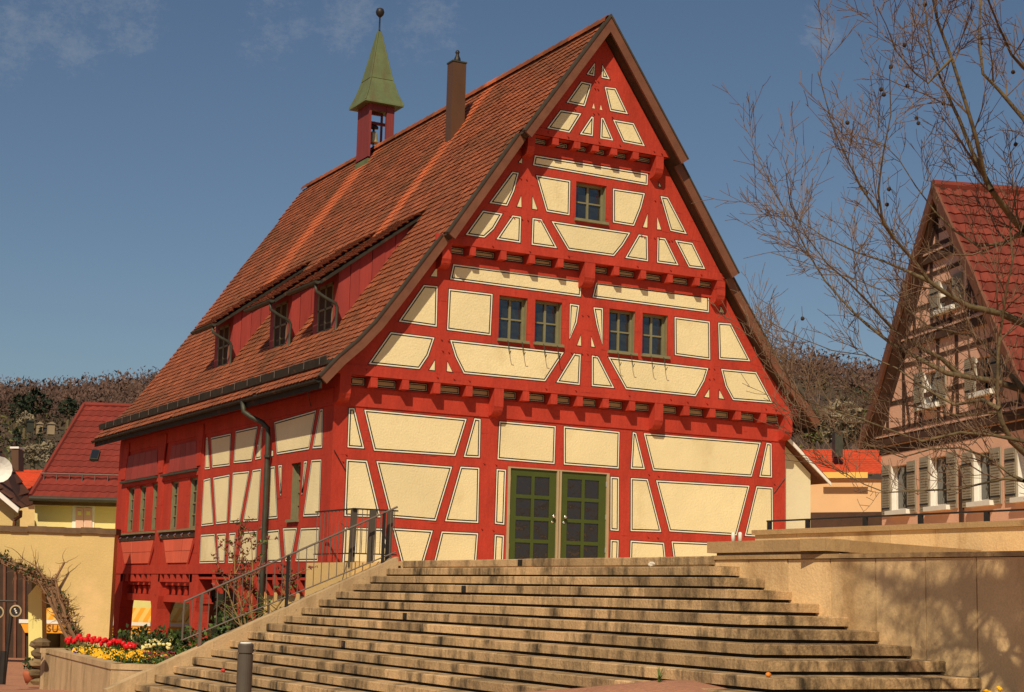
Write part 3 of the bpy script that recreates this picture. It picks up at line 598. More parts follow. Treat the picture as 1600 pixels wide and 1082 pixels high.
for pts in ([(14.0,1.15),(13.3,.53)],[(10.8,1.1),(11.25,.53)],[(10.1,1.1),(9.7,.53)],[(7.75,1.1),(8.2,.53)]):
    b=MB(); (a,z1),(c,z0)=pts; b.prism([(a-.06,z1),(a+.06,z1),(c+.06,z0),(c-.06,z0)],LF,-.032,-.004); b.build('brace',M['red'],house)
# market hall under the left wall
y=7.9
while y<14:
    if abs(y-10.6)>.3:
        b=MB(); b.prism([(y-.11,.13),(y+.11,.13),(y+.11,.32),(y-.11,.32)],LF,-.03,.5); b.build('floor_joist',M['red'],house)
        b=MB(); b.prism([(y-.11,-.16),(y+.11,-.16),(y+.11,.03),(y-.11,.03)],LF,.16,.5); b.build('floor_joist',M['red'],house)
    y+=.47
lp('beam',7.4,14.3,.05,.128,.10,.30); lp('beam',7.4,14.3,-.33,-.165,.10,.36)
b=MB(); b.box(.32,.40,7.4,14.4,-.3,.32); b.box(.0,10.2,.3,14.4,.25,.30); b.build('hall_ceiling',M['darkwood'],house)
for y0,y1 in ((13.35,14.3),(10.2,10.95),(7.35,7.95),(4.4,4.75)):
    c=(y0+y1)/2; h=(y1-y0)/2; b=MB()
    b.prism([(c-h*.48,-1.75),(c+h*.35,-1.75),(c+h*.45,-.9),(c+h*.62,-.45),(c+h*1.0,-.20),(c+h*1.02,.31),(c-h*.9,.31),(c-h*.85,-.2),(c-h*.62,-.5),(c-h*.55,-1)],LF,-.03,.30); b.build('post',M['red'],house)
for y0,y1 in ((12.9,11.3),(9.7,8.3)):
    b=MB(); b.prism([(y0,-1.7),(y0+.3,-1.7),(y1+.3,-.2),(y1,-.2)],LF,.5,.75); b.build('brace',M['brown'],house)
    b=MB(); b.prism([(y0,-1.7),(y0+.2,-1.7),(y1+.2,-.2),(y1,-.2)],lambda a,c,d:(d+(a-y0)*-.9,a,c),.9,1.1); b.build('brace',M['brown'],house)
wall([(.62,-1.7),(3.72,-1.7),(3.72,.16),(.62,.16)],[],LF,.17,.3,'base','base_wall')
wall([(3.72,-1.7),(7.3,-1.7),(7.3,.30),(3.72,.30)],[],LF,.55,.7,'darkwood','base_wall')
b=MB(); b.prism(rect(4.6,6.8,-.42,-.36),LF,.50,.56); b.build('gate_bar',M['rail'],house)
lp('beam',.4,7.4,.20,.315,.0,.18)
for y in (.85,1.42,2.02,2.62,3.22,3.75,5.2,6.3):
    b=MB(); p=[(-.03,.31),(-.03,.12),(.0,.03),(.06,-.03),(.10,-.10),(.17,-.10),(.17,.31)]
    b.prism(p,lambda a,c,d:(a,d,c),y-.09,y+.09); b.build('corbel',M['red'],house)
# long downpipe on the left wall
b=MB(); b.tube([(-.54,3.5,3.72),(-.52,3.48,3.52),(-.40,3.42,3.42),(-.20,3.25,3.30),(-.11,3.16,3.18),(-.10,3.15,3.0),(-.10,3.10,.4),(-.10,3.08,-.9)],.052,10); dp=b.build('downpipe',M['zinc'],house,smooth=True)
for z in (2.6,.9,-.4):
    b=MB(); b.tube([(-.10,3.12,z),(-.10,3.12,z+.05)],.075,10); b.build('pipe_clip',M['zinc'],dp)
# wire stays at the two front corners
for pts in ([(0.02,-.03,2.55),(.26,-.02,2.2)],[(10.0,-.02,2.3),(10.28,-.02,2.62)],[(-.03,1.1,3.45),(-.4,.4,3.75)]):
    b=MB(); b.tube(pts,.008,4); b.build('wire_stay',M['iron'],house)
# ------------------------------------------------------------------ annex right of the house
ax=thing('annex','low white lean-to with sloping roof against the right corner of the red timbered house','annex',(10.9,3,.5))
b=MB(); b.prism([(10.31,.5),(11.22,.5),(11.22,2.78),(10.31,3.52)],FR,.3,6); b.build('wall',M['annexw'],ax)
b=MB(); b.prism([(10.31,3.53),(11.54,2.58),(11.54,2.66),(10.31,3.63)],FR,.05,6.2); b.build('roof',M['brown'],ax)
b=MB(); b.prism([(10.31,3.50),(11.56,2.53),(11.56,2.60),(10.31,3.59)],FR,.02,.05); b.build('barge_board',M['whitep'],ax)
# ------------------------------------------------------------------ stairs
ZK=lambda k:.547-.1345*k
XL=lambda k:.38-.297*k
XB=lambda k:.38-.272*k
YK=lambda k:-11.3-.49*k
st=thing('stone_stairs','broad flight of weathered sandstone steps climbing to the green double door','stairs',(-1.5,-8,-1.8))
def leg(b,a,c,inn,z0,z1,ext):
    """blocks of stone in a row from a to c, inn points into the flight"""
    a,c,inn=V(a),V(c),V(inn); L=(c-a).length; d=(c-a)/L; t=0
    while t<L-.01:
        w=min(random.choice((1.0,1.25,1.5,1.7,2.0)),L-t)
        if L-t-w<.4: w=L-t
        b.ti=min(1,max(0,random.gauss(.5,.27))); j=random.uniform(-.004,.004)
        p0=a+d*(t+.0025); p1=a+d*(t+w-.0025); jz=random.uniform(-.003,.003)
        q=.010    # softened nose
        for (u,z_0,z_1) in ((0,z0,z1-q),):
            o0=p0+inn*(u+j); o1=p1+inn*(u+j)
            b.raw([(o0.x,o0.y,z_0),(o1.x,o1.y,z_0),(o1.x,o1.y,z_1+jz),(o0.x,o0.y,z_1+jz)],[(0,1,2,3)])
            n0=o0+inn*q; n1=o1+inn*q; e0=p0+inn*ext; e1=p1+inn*ext
            b.raw([(o0.x,o0.y,z_1+jz),(o1.x,o1.y,z_1+jz),(n1.x,n1.y,z1+jz),(n0.x,n0.y,z1+jz)],[(0,1,2,3)])
            b.raw([(n0.x,n0.y,z1+jz),(n1.x,n1.y,z1+jz),(e1.x,e1.y,z1+jz),(e0.x,e0.y,z1+jz)],[(0,1,2,3)])
            b.raw([(o0.x,o0.y,z0),(o1.x,o1.y,z0),(e1.x,e1.y,z0),(e0.x,e0.y,z0)],[(0,1,2,3)])
            b.raw([(o0.x,o0.y,z0),(o0.x,o0.y,z_1),(n0.x,n0.y,z1),(e0.x,e0.y,z1),(e0.x,e0.y,z0)],[(0,1,2,3,4)])
            b.raw([(o1.x,o1.y,z0),(o1.x,o1.y,z_1),(n1.x,n1.y,z1),(e1.x,e1.y,z1),(e1.x,e1.y,z0)],[(0,1,2,3,4)])
        t+=w
for k in range(18):
    z=ZK(k); b=MB(); A=(XL(k),-2.4); B=(XB(k),YK(k)); E_=(.46,YK(k)); ext=.62
    d=(V(B)-V(A)).normalized(); inn=V((-d.y,d.x)) if -d.y>0 else V((d.y,-d.x))
    leg(b,A,B,inn,z-.102,z,ext)
    if k: leg(b,B,E_,(0,1),z-.102,z-.0005,ext)
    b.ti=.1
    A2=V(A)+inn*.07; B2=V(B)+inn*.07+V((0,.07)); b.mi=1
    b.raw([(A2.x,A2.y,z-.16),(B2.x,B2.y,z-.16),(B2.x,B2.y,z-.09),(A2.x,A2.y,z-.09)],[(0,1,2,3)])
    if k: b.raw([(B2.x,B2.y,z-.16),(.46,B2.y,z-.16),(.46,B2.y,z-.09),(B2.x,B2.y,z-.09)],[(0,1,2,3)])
    b.build('step',[M['stone'],M['soil_gapshade']],st)  # dark second material paints the shadow gap under each nose
b=MB()      # sloping kerb at the left end of the flight
seg=[(.30,.615),(-.9,.07+.03),(-2.1,-.46),(-3.3,-1.0),(-4.1,-1.36),(-4.6,-1.60)]
seg=[(x,.547+(x-.38)*(.1345/.297)+.10) for x in (.30,-.75,-1.8,-2.85,-3.9,-4.5)]
for (x0,z0),(x1,z1) in zip(seg,seg[1:]):
    b.ti=random.random(); b.hexa([(x0-.002,-2.4,z0-.5),(x1+.002,-2.4,z1-.5),(x1+.002,-2.14,z1-.5),(x0-.002,-2.14,z0-.5),(x0-.002,-2.4,z0),(x1+.002,-2.4,z1),(x1+.002,-2.14,z1),(x0-.002,-2.14,z0)])
b.build('kerb',M['concrete'],st)
b=MB(); b.box(-.42,.45,-2.14,-.02,-1.7,.50); b.build('landing_wall',M['base'],st)
for (k,y,lab,) in ((0,None,'topmost'),(3,None,'second from top'),(6,None,'third from top'),(9,None,'lowest')):
    pass
def on_riser(u,v,k):
    # where the sight line through u,v meets the riser plane of step k
    d=D(u,v,1)-CAMP; x=XL(k)-.02
    for _ in range(6):
        t=(x-CAMP.x)/d.x; p=CAMP+d*t; q=(p.y+2.4)/(YK(k)+2.4); x=XL(k)+(XB(k)-XL(k))*q
    return p
LBL={0:'small dark square lamp set in the topmost step, below the green door',3:'small dark square lamp set in the fourth step down, above two other lamps',6:'small dark square lamp mid-flight, with two lamps above it and one below',9:'small dark square lamp lowest on the stairs, up behind the grey bollard'}
for (k,u,v) in ((0,813,881),(3,725,923),(6,633,967),(9,537,1009)):
    p=on_riser(u,v,k); b=MB(); z=ZK(k)-.055
    b.box(p.x-.014,p.x+.02,p.y-.056,p.y+.056,z-.046,z+.046,0); b.box(p.x-.018,p.x-.013,p.y-.042,p.y+.042,z-.032,z+.032,1)
    tag(b.build('step_lamp',[M['iron'],M['glass']]),LBL[k],'step lamp','square lamps set in the steps')
# ------------------------------------------------------------------ retaining wall and terrace on the right
rw=thing('retaining_wall','sandstone slab wall closing the right side of the steps with tree shadows on it','wall',(.6,-15,-1.8))
b=MB(); ys=[-11.25,-11.97,-12.70,-13.45,-14.19,-14.95,-15.67,-16.4,-17.1,-17.85,-18.6,-19.4,-20.2]
for y0,y1 in zip(ys,ys[1:]):
    b.ti=random.random(); b.box(.45+random.uniform(-.004,.004),.75,y1+.009,y0-.009,-1.8,.495)
b.build('slab_facing',M['stonew'],rw)
b=MB(); b.box(.47,.74,-20.2,-11.26,-1.8,.49); b.build('backing',M['darkwood'],rw)
b=MB()
for y0,y1 in ((-11.25,-12.4),(-12.4,-13.45),(-13.45,-15.0),(-15.0,-16.7),(-16.7,-18.4),(-18.4,-20.2)):
    b.ti=random.random(); b.box(.425,.80,y1+.003,y0-.003,.503,.552)
b.build('wall_cap',M['coping'],rw)
cp=thing('coping_kerb','thick low sandstone kerb stone running along the top of the retaining wall','kerb',(.6,-12.5,.55))
b=MB()
for (p,q) in (((.41,-11.17),(.41,-12.3)),((.41,-12.3),(.41,-13.42)),((.41,-13.42),(1.75,-13.02)),((1.75,-13.02),(3.66,-12.46))):
    p,q=V(p),V(q); d=(q-p).normalized(); n=V((-d.y,d.x)); 
    if n.dot(V((1,1)))<0: n=-n
    b.ti=random.random(); e=n*.34; p=p+d*.002; q=q-d*.002
    zt0=.72; 
    b.hexa([(p.x,p.y,.585),(q.x,q.y,.585),((q+e).x,(q+e).y,.585),((p+e).x,(p+e).y,.585),(p.x,p.y,zt0),(q.x,q.y,zt0),((q+e).x,(q+e).y,zt0),((p+e).x,(p+e).y,zt0)])
b.build('kerb_stones',M['coping'],cp)
b=MB(); b.box(.5,.7,-13.3,-11.25,.545,.585); b.build('bedding',M['concrete'],cp)
tw_=thing('parapet_wall','long pale sandstone parapet of square slabs in front of the pink gabled house','wall',(3.8,-14,.5))
b=MB(); y=-7.75
while y>-24:
    w=random.choice((.85,1.0,1.1)); b.ti=random.random(); b.box(3.7,3.95,y-w+.004,y-.003,.45,1.0); y-=w
b.build('slab_facing',M['stonew'],tw_)
b=MB(); b.box(3.66,4.0,-24,-7.72,1.002,1.075); b.build('wall_cap',M['coping'],tw_)
b=MB(); b.box(3.688,3.70,-8.72,-8.36,.72,.82)
tag(b.build('vent_plate',M['rubble']),'small brown rectangular vent plate set in the parapet wall near its left end','vent')
rl=thing('parapet_railing','low dark flat-bar railing on short posts along the parapet top','railing',(3.82,-14,1.07))
b=MB(); b.box(3.80,3.84,-24,-7.9,1.20,1.222); b.build('rail_bar',M['iron'],rl)
for y in (-7.95,-8.85,-10.1,-11.2,-12.4,-13.5,-14.6,-16,-17.5,-19):
    b=MB(); b.box(3.80,3.84,y-.035,y+.035,1.075,1.20); b.build('post',M['iron'],rl)
for i,y in enumerate((-11.42,-11.56)):
    b=MB(); b.lathe((.62,y,.72),[(.024,0),(.024,.10),(.018,.115),(.004,.12)],10)
    tag(b.build('post_stub',M['whitep'],smooth=True),['left one of two short white post stubs on the kerb stone','right one of two short white post stubs on the kerb stone'][i],'post','white post stubs on the kerb stone')
b=MB(); b.slab([(.62,-30),(60,-30),(60,60),(10.28,60),(10.28,.02),(.40,.02),(.40,-11.22),(.62,-11.22)],[],lambda a,c,d:(a,c,d),.30,.542)
tag(b.build('terrace',M['stonew']),kind='structure')
# ------------------------------------------------------------------ railings
sr=thing('stair_railing','slim grey steel railing with thin uprights climbing along the left kerb of the steps','railing',(-1.5,-2.28,-.5))
RX=lambda x,t:(x,-2.28,(1.37 if t else .62)+(x-.12)*(.459 if t else .415))
b=MB(); b.tube([(-3.33,-2.28,RX(-3.33,1)[2]),(.30,-2.28,RX(.30,1)[2])],.017,8); b.build('handrail',M['rail'],sr)
b=MB(); b.tube([RX(-3.33,0),RX(.30,0)],.012,6); b.build('lower_rail',M['rail'],sr)
x=-3.33; i=0
while x<.25:
    b=MB(); b.tube([RX(x,0),RX(x,1)],.0075 if i else .016,5); b.build('upright',M['rail'],sr); x+=.135; i+=1
for x in (-3.05,-1.62,.06):
    b=MB(); b.box(x-.022,x+.022,-2.30,-2.26,.547+(x-.38)*.453+.02,RX(x,1)[2]); b.build('post',M['iron'] if x>-2 else M['rail'],sr)
lr=thing('landing_railing','short railing with three broad flat steel posts on the landing left of the door','railing',(-.1,-1.6,.5))
for x,y in ((-.39,-2.02),(-.08,-2.1),(.245,-2.1)):
    b=MB(); b.obox((x-.05,y,.42),(.10,0,0),(0,.05,0),(.02,0,.97)); b.build('post',M['boll'],lr)
b=MB(); b.box(-.42,.42,-2.06,-2.03,1.385,1.41); b.box(-.42,.42,-2.06,-2.03,.64,.66); b.box(-.40,-.37,-2.06,-.3,1.385,1.41); b.box(-.40,-.37,-2.06,-.3,.64,.66); b.build('rail_bar',M['iron'],lr)
for k in range(9):
    x=-.32+.085*k
    b=MB(); b.tube([(x,-2.045,.65),(x,-2.045,1.39)],.007,5); b.build('upright',M['rail'],lr)
for k in range(10):
    b=MB(); y=-1.9+.17*k; b.tube([(-.385,y,.65),(-.385,y,1.39)],.007,5); b.build('upright',M['rail'],lr)
# ------------------------------------------------------------------ ground
def lerp(T,y):
    for (a,za),(c,zc) in zip(T,T[1:]):
        if y<=c: q=max(0,(y-a)/(c-a)); return za+(zc-za)*q
    return T[-1][1]
GB=[(-80,-1.6),(-28,-1.6),(-20,-1.52),(-14,-1.43),(-6.8,-1.50),(-2.4,-1.66),(4,-1.95),(30,-2.0),(70,-1.2)]
GM=[(-80,-1.6),(-28,-1.6),(-20,-1.25),(-16.8,-.98),(-15.4,-.84),(-14.5,-.75),(-12.8,-.94),(-11.5,-1.05),(-6.8,-1.41),(-2.4,-1.66),(4,-1.95),(30,-2.0),(70,-1.2)]
def gz(x,y):
    w=max(0,min(1,(x+4.4)/1.7)); w=w*w*(3-2*w); z=lerp(GB,y)*(1-w)+lerp(GM,y)*w
    if x<-7: z-=min(.5,(-7-x)*.03)*max(0,min(1,(y+26)/10))*(1 if y<4 else 0)
    return z+.008*math.sin(x*1.7+y*.9)+.008*math.sin(x*.6-y*1.3)
b=MB(); xs=[-90,-60,-40,-28]+[-22+.5*i for i in range(50)]+[4,10,20,40,90]; ys=[-70,-45,-34]+[-29+.5*i for i in range(80)]+[12,16,22,30,45,70]
i0=b.vs([(x,y,gz(x,y)) for y in ys for x in xs]); n=len(xs)
for j in range(len(ys)-1):
    for i in range(n-1): b.f.append((j*n+i,j*n+i+1,(j+1)*n+i+1,(j+1)*n+i)); b.m.append(0)
tag(b.build('ground',M['paving'],smooth=True),kind='structure')
# weeds in the joints
def weed(x,y,z,h,lab,n=9,m='leaf',grp=None):
    b=MB()
    for k in range(n):
        a=random.uniform(0,6.28); l=h*random.uniform(.5,1.1); w=.010*random.uniform(.7,1.5)*h/.15; t=random.uniform(.15,.7)
        p=[V((x,y,z-.01))+V((math.cos(a),math.sin(a),0))*(l*t*q*q)+V((0,0,l*q*(1-.25*q*t))) for q in (0,.4,.75,1)]
        s=V((-math.sin(a),math.cos(a),0))
        for q in range(3):
            w0=w*(1-q*.28); w1=w*(1-(q+1)*.28) if q<2 else .0008
            b.face([p[q]-s*w0,p[q]+s*w0,p[q+1]+s*w1,p[q+1]-s*w1])
    o=b.build('weed_tuft',M[m],normals=False); tag(o,lab,'weed',grp or 'weeds in the joints of the steps'); return o
def gpt(u,v):
    d=12
    while d<45:
        p=D(u,v,d)
        if p.z<gz(p.x,p.y): return p
        d+=.05
    return p
for u,v,h,lab,n,m in ((1030,1066,.16,'tall bright green weed at the foot of the steps, right of centre',12,'leaf'),(880,1068,.16,'spreading green weed tuft at the foot of the steps, below the right door leaf',14,'leaf'),(857,1073,.09,'small weed tuft just left of the spreading weed at the foot of the steps',8,'leaf'),(960,1066,.08,'single reddish weed between the two green weeds at the foot of the steps',5,'roseleaf'),(722,1078,.12,'green weed at the bottom edge of the photo below the left door post',10,'leaf'),(708,1079,.09,'brownish weed at the bottom edge just left of a green weed',6,'roseleaf')):
    p=gpt(u,v); weed(p.x,p.y,p.z,h,lab,n,m)
for k,lab in enumerate(['weed tuft in the corner of the highest step beside the sloping kerb','weed tuft one step below the highest weed beside the kerb','weed tuft against the kerb three steps below the landing','weed tuft against the kerb level with the downpipe foot','dark weed against the kerb beside the shrub foot','small weed against the kerb left of the shrub','weed against the kerb above the bollard','weed tuft against the kerb right of the flower bed','lowest weed tuft against the kerb beside the flower bed']):
    kk=k+2 if k<4 else k+3
    weed(XL(kk)+.20,-2.36,ZK(kk),.13,lab,14 if k<4 else 8,'leaf' if k%3 else 'bushy')
# litter
def lit(name,u,v,k,r,m,lab,cat):
    p=on_riser(u,v,k); x=p.x+.10; b=MB(); b.blob((x,p.y,ZK(k)+r*.7),r,(1,1.2,.75),9,6,.22); tag(b.build(name,M[m]),lab,cat)
lit('crumpled_paper',1008,886,1,.045,'litter','crumpled pale paper lying on the second step below the right door','litter')
lit('red_wrapper',337,1066,13,.035,'litred','small red wrapper lying on a low step right of the flower bed','litter')
p=D(1393,1053,13.4); b=MB(); b.blob((p.x,YK(9)+.1,ZK(9)+.025),.026,(1,1,.9),10,7,.08); tag(b.build('orange_peel',M['litor'],smooth=True),'small bright orange scrap lying on a step near the right wall','litter')
p=D(1553,1075,13.2); b=MB()
for k in range(5):
    q=p+V((random.uniform(-.09,.09),random.uniform(-.05,.05),random.uniform(-.06,.0))); b.mi=0; b.tube([(q.x,q.y,q.z-.3),(q.x,q.y,q.z)],.005,4); b.mi=1; b.blob(q,.020,(1,1,.7),7,5,.15)
tag(b.build('dandelion',[M['leaf'],M['pansy']]),'yellow dandelion flowers at the foot of the right wall','flower')
# bollard
bp=D(381,1075,14.0); zb=gz(bp.x,bp.y); bo=thing('bollard','dark grey round bollard in front of the steps, with a cup lying behind its top','bollard',(bp.x,bp.y,zb))
zt=D(381,1006,14.0).z
b=MB(); b.lathe((bp.x,bp.y,zb),[(.066,0),(.066,zt-zb-.09)],24); b.lathe((bp.x,bp.y,zb),[(.058,zt-zb-.092),(.058,zt-zb-.078)],24); b.lathe((bp.x,bp.y,zb),[(.067,zt-zb-.078),(.067,zt-zb-.012),(.060,zt-zb)],24); b.build('post',M['boll'],bo,smooth=False)
b=MB(); b.lathe((bp.x,bp.y,zt),[(.050,0),(.050,.006),(.044,.010)],24); b.build('cap',M['whitep'],bo)
p=on_riser(397,1017,10); b=MB(); r=V((1,.0,.25)).normalized()
b.lathe((0,0,0),[(.035,0),(.055,.10),(.058,.105),(.052,.105),(.034,.02)],16); b.v=[(p.x+.12+q[2]*-.9+q[0]*.2,p.y+q[1],ZK(11)+.06+q[0]*.95) for q in b.v]
tag(b.build('paper_cup',M['litter']),'white paper cup lying on a step just right of the bollard top','cup')
# ------------------------------------------------------------------ planter with flowers
pw=thing('planter_wall','low stone planter wall around the flower bed at the left end of the steps','planter',(-4,0,-2))
PL=[(-3.95,3.9),(-4.30,-1.78),(-3.62,-2.36)]
b=MB(); zt=-1.20
segs=[((-3.95,3.9),(-4.13,1.0)),((-4.13,1.0),(-4.30,-1.78)),((-4.30,-1.78),(-3.50,-2.40)),((-3.95,4.15),(-2.2,4.6))]
for p,q in segs:
    p,q=V(p),V(q); d=(q-p).normalized(); n=V((-d.y,d.x))
    if n.dot(V((1,.3)))<0: n=-n
    for (o,w,z0,z1) in ((.02,.16,-2.3,zt-.09),(0,.24,zt-.088,zt)):
        b.ti=random.random(); a=p+n*o; c=q+n*o; e=n*w
        b.hexa([(a.x,a.y,z0),(c.x,c.y,z0),((c+e).x,(c+e).y,z0),((a+e).x,(a+e).y,z0),(a.x,a.y,z1),(c.x,c.y,z1),((c+e).x,(c+e).y,z1),((a+e).x,(a+e).y,z1)])
b.build('wall_stones',M['concrete'],pw)
b=MB(); b.slab([(-3.85,4.0),(-4.2,-1.75),(-3.5,-2.3),(-3.2,-2.15),(.0,-2.15),(.2,.0),(.3,4.2),(-2.4,4.4)],[],lambda a,c,d:(a,c,d),-1.6,-1.27)
tag(b.build('flower_bed_soil',M['soil_gapshade']),kind='structure')
def leafclump(b,p,r,h,n,w=.03,mi=None):
    for k in range(n):
        a=random.uniform(0,6.28); q=random.random()**.5*r; c=V(p)+V((math.cos(a)*q,math.sin(a)*q,random.random()*h)); l=w*random.uniform(.7,1.6)
        d=V((random.uniform(-1,1),random.uniform(-1,1),random.uniform(.2,1.2))).normalized()*l; s=d.cross(V((random.uniform(-1,1),random.uniform(-1,1),.3))).normalized()*l*.4
        b.face([c-s*.6,c+d*.5-s,c+d*1.2,c+d*.5+s],mi)
def onz(u,v,z):
    d=D(u,v,1)-CAMP; return CAMP+d*(z/d.z)
def inbed(p,m=.26): return p.y>-2.0 and p.y<3.9 and p.x>(-3.95+(p.y-3.9)*.0616)+m and p.x>-4.3+max(0,(-1.5-p.y))*1.2+m
TU=[]
for i in range(38):
    t=i/37; u=104+t*106; v=1002-11*math.sin(t*math.pi*1.0)*(.7+.3*math.sin(t*9))+t*11+random.uniform(-4,4); TU.append((u,v))
for i,(u,v) in enumerate(TU):
    p=D(u,v,31.6-2.7*(u-104)/106+random.uniform(-.15,.25)); z=p.z; zg=-1.29
    o=thing('tulip','red tulip in the dense row at the back of the flower bed','tulip',(p.x,p.y,zg),'red tulips in the flower bed')
    b=MB(); b.tube([(p.x,p.y,zg),(p.x+random.uniform(-.03,.03),p.y,(zg+z)/2),(p.x,p.y,z-.03)],.006,5); leafclump(b,(p.x,p.y,zg+.02),.05,.10,6,.07); b.build('stem',M['leaf'],o,normals=False)
    b=MB(); b.lathe((p.x,p.y,z-.045),[(.010,0),(.034,.018),(.044,.046),(.040,.072),(.030,.09)],7); b.v=[(q[0]+random.uniform(-.006,.006),q[1]+random.uniform(-.006,.006),q[2]+random.uniform(-.006,.006)) for q in b.v]; b.build('flower',M['tulip'],o)
b=MB()
for i in range(900):
    t=random.random(); u=118+t*155+random.uniform(-6,4); v=1015+t*10+random.uniform(-4,13)*(1-t*.5); p=onz(u,v,-1.18)
    if not inbed(p,.20): continue
    c=V((p.x,p.y,-1.18+random.uniform(-.03,.03))); r=.050*random.uniform(.7,1.2); nv=V((random.uniform(-.8,.2),random.uniform(-1,.1),random.uniform(.2,1))).normalized(); s=nv.cross(V((0,0,1))).normalized(); w=nv.cross(s)
    pts=[c+(s*math.cos(k*1.047)+w*math.sin(k*1.047))*r*random.uniform(.75,1.15)+nv*random.uniform(-.006,.006) for k in range(6)]
    mi=0 if t<.70 or random.random()<.25 else 1
    b.face(pts,mi)
    if random.random()<.5: b.face([c+nv*.003+(s*math.cos(k*1.57)+w*math.sin(k*1.57))*r*.28 for k in range(4)],1)
tag(b.build('pansy_flowers',[M['pansy'],M['maroon']],normals=False),'band of yellow pansies along the front of the flower bed, turning maroon at its right end','pansies',kind='stuff')
b=MB()
for i in range(60):
    u=222+random.random()*44; v=997+random.random()*13+abs(u-244)*.15; p=onz(u,v,-1.02); c=V((p.x,p.y,-1.02+random.uniform(-.04,.04)))
    b.blob(c,.030*random.uniform(.8,1.3),(1,1,.8),6,4,.25)
tag(b.build('cream_blossoms',M['primrose']),'rounded patch of cream white primroses right of the red tulips','primroses',kind='stuff')
b=MB()
for i in range(16):
    p=onz(112+random.random()*18,1014+random.random()*6,-1.18); b.blob(p,.022,(1,1,.7),6,4,.2)
tag(b.build('violet_blossoms',M['blue']),'few violet blossoms at the left front edge of the flower bed','flowers',kind='stuff')
b=MB()
for i in range(1500):
    p=V((random.uniform(-4.3,-1.2),random.uniform(-2,3.8),0))
    if not inbed(p,.24): continue
    leafclump(b,(p.x,p.y,-1.27),.08,.13,6,.034,0 if random.random()<.6 else 1)
for i in range(160):
    t=random.random(); p=onz(175+t*110,1000+random.uniform(-14,8),-1.05)
    if inbed(p,.5): leafclump(b,(p.x,p.y,-1.26),.16,.36,9,.045,1)
tag(b.build('bed_foliage',[M['leaf'],M['leafd']],normals=False),'low green foliage filling the flower bed','foliage',kind='stuff')
# dark shrub behind the flowers
def shrub(name,lab,cat,c,r,h,n,mats,leaf=.06,stems=5):
    o=thing(name,lab,cat,c); b=MB()
    for k in range(stems):
        a=random.uniform(0,6.28); b.tube([c,(c[0]+math.cos(a)*r*.4,c[1]+math.sin(a)*r*.4,c[2]+h*.5),(c[0]+math.cos(a)*r*.7,c[1]+math.sin(a)*r*.7,c[2]+h*.85)],[.02,.012,.004],5)
    b.build('stem',M['rosetwig'],o)
    b=MB()
    for k in range(n):
        th=random.uniform(0,6.28); q=random.random()**.4; ph=random.uniform(0,1); p=V(c)+V((math.cos(th)*r*q*math.sin(1.2+ph),math.sin(th)*r*q*math.sin(1.2+ph),h*(.25+.75*ph*random.uniform(.7,1.1)))); leafclump(b,p,.07,.08,4,leaf,random.choice((0,0,1)))
    b.build('crown',[M[m] for m in mats],o,normals=False); return o
shrub('low_bush','dark green bush between the arcade post and the stair railing','bush',(-1.6,-.6,-1.3),.75,.95,260,('leafd','leaf'))
shrub('low_bush','dark low bush behind the red tulips at the foot of the arcade','bush',(-2.2,2.4,-1.35),.9,.55,220,('leafd','leaf'))
# reddish shrub behind the railing
def sweep(b,p,d,l,r,n,level,out=None,wig=.25,up=.05,sides=5,minr=.003):
    pts=[V(p)]; d=V(d).normalized(); rs=[r]
    for k in range(n):
        d=(d+V((random.uniform(-wig,wig),random.uniform(-wig,wig),random.uniform(-wig,wig)+up))).normalized(); pts.append(pts[-1]+d*l/n); rs.append(max(minr,r*(1-.75*(k+1)/n)))
    b.tube(pts,rs,sides,cap=False)
    if out is not None: out.append((pts,rs,level))
    return pts,rs
rs_=thing('rose_shrub','slender upright shrub with sparse reddish young leaves behind the stair railing','shrub',(-1.75,-1.2,-1.25))
b=MB(); tips=[]
base=V((-1.75,-1.2,-1.25))
for k,(dx,dz,l) in enumerate(((-.05,1,2.0),(.08,1,2.2),(-.25,1,1.7),(-.5,1,1.6),(.25,1,1.6),(-.12,1,2.3),(.42,1,1.5))):
    pts,rr=sweep(b,base+V((random.uniform(-.06,.06),random.uniform(-.06,.06),0)),(dx,random.uniform(-.1,.1),dz),l,.022,9,0,wig=.14)
    for j in range(3,len(pts)):
        for q in range(2):
            p2,r2=sweep(b,pts[j],(random.uniform(-1,1),random.uniform(-1,1),random.uniform(.1,1)),random.uniform(.18,.5),.008,4,1,wig=.3); tips+=p2[1:]
b.build('stem',M['rosetwig'],rs_)
b=MB()
for p in tips:
    if p.z>.0 and random.random()<.95: leafclump(b,p-V((0,0,.03)),.05,.06,4,.042,0 if random.random()<.85 else 1)
    elif random.random()<.25: leafclump(b,p,.04,.05,3,.035,1)
b.build('foliage',[M['roseleaf'],M['leaf']],rs_,normals=False)
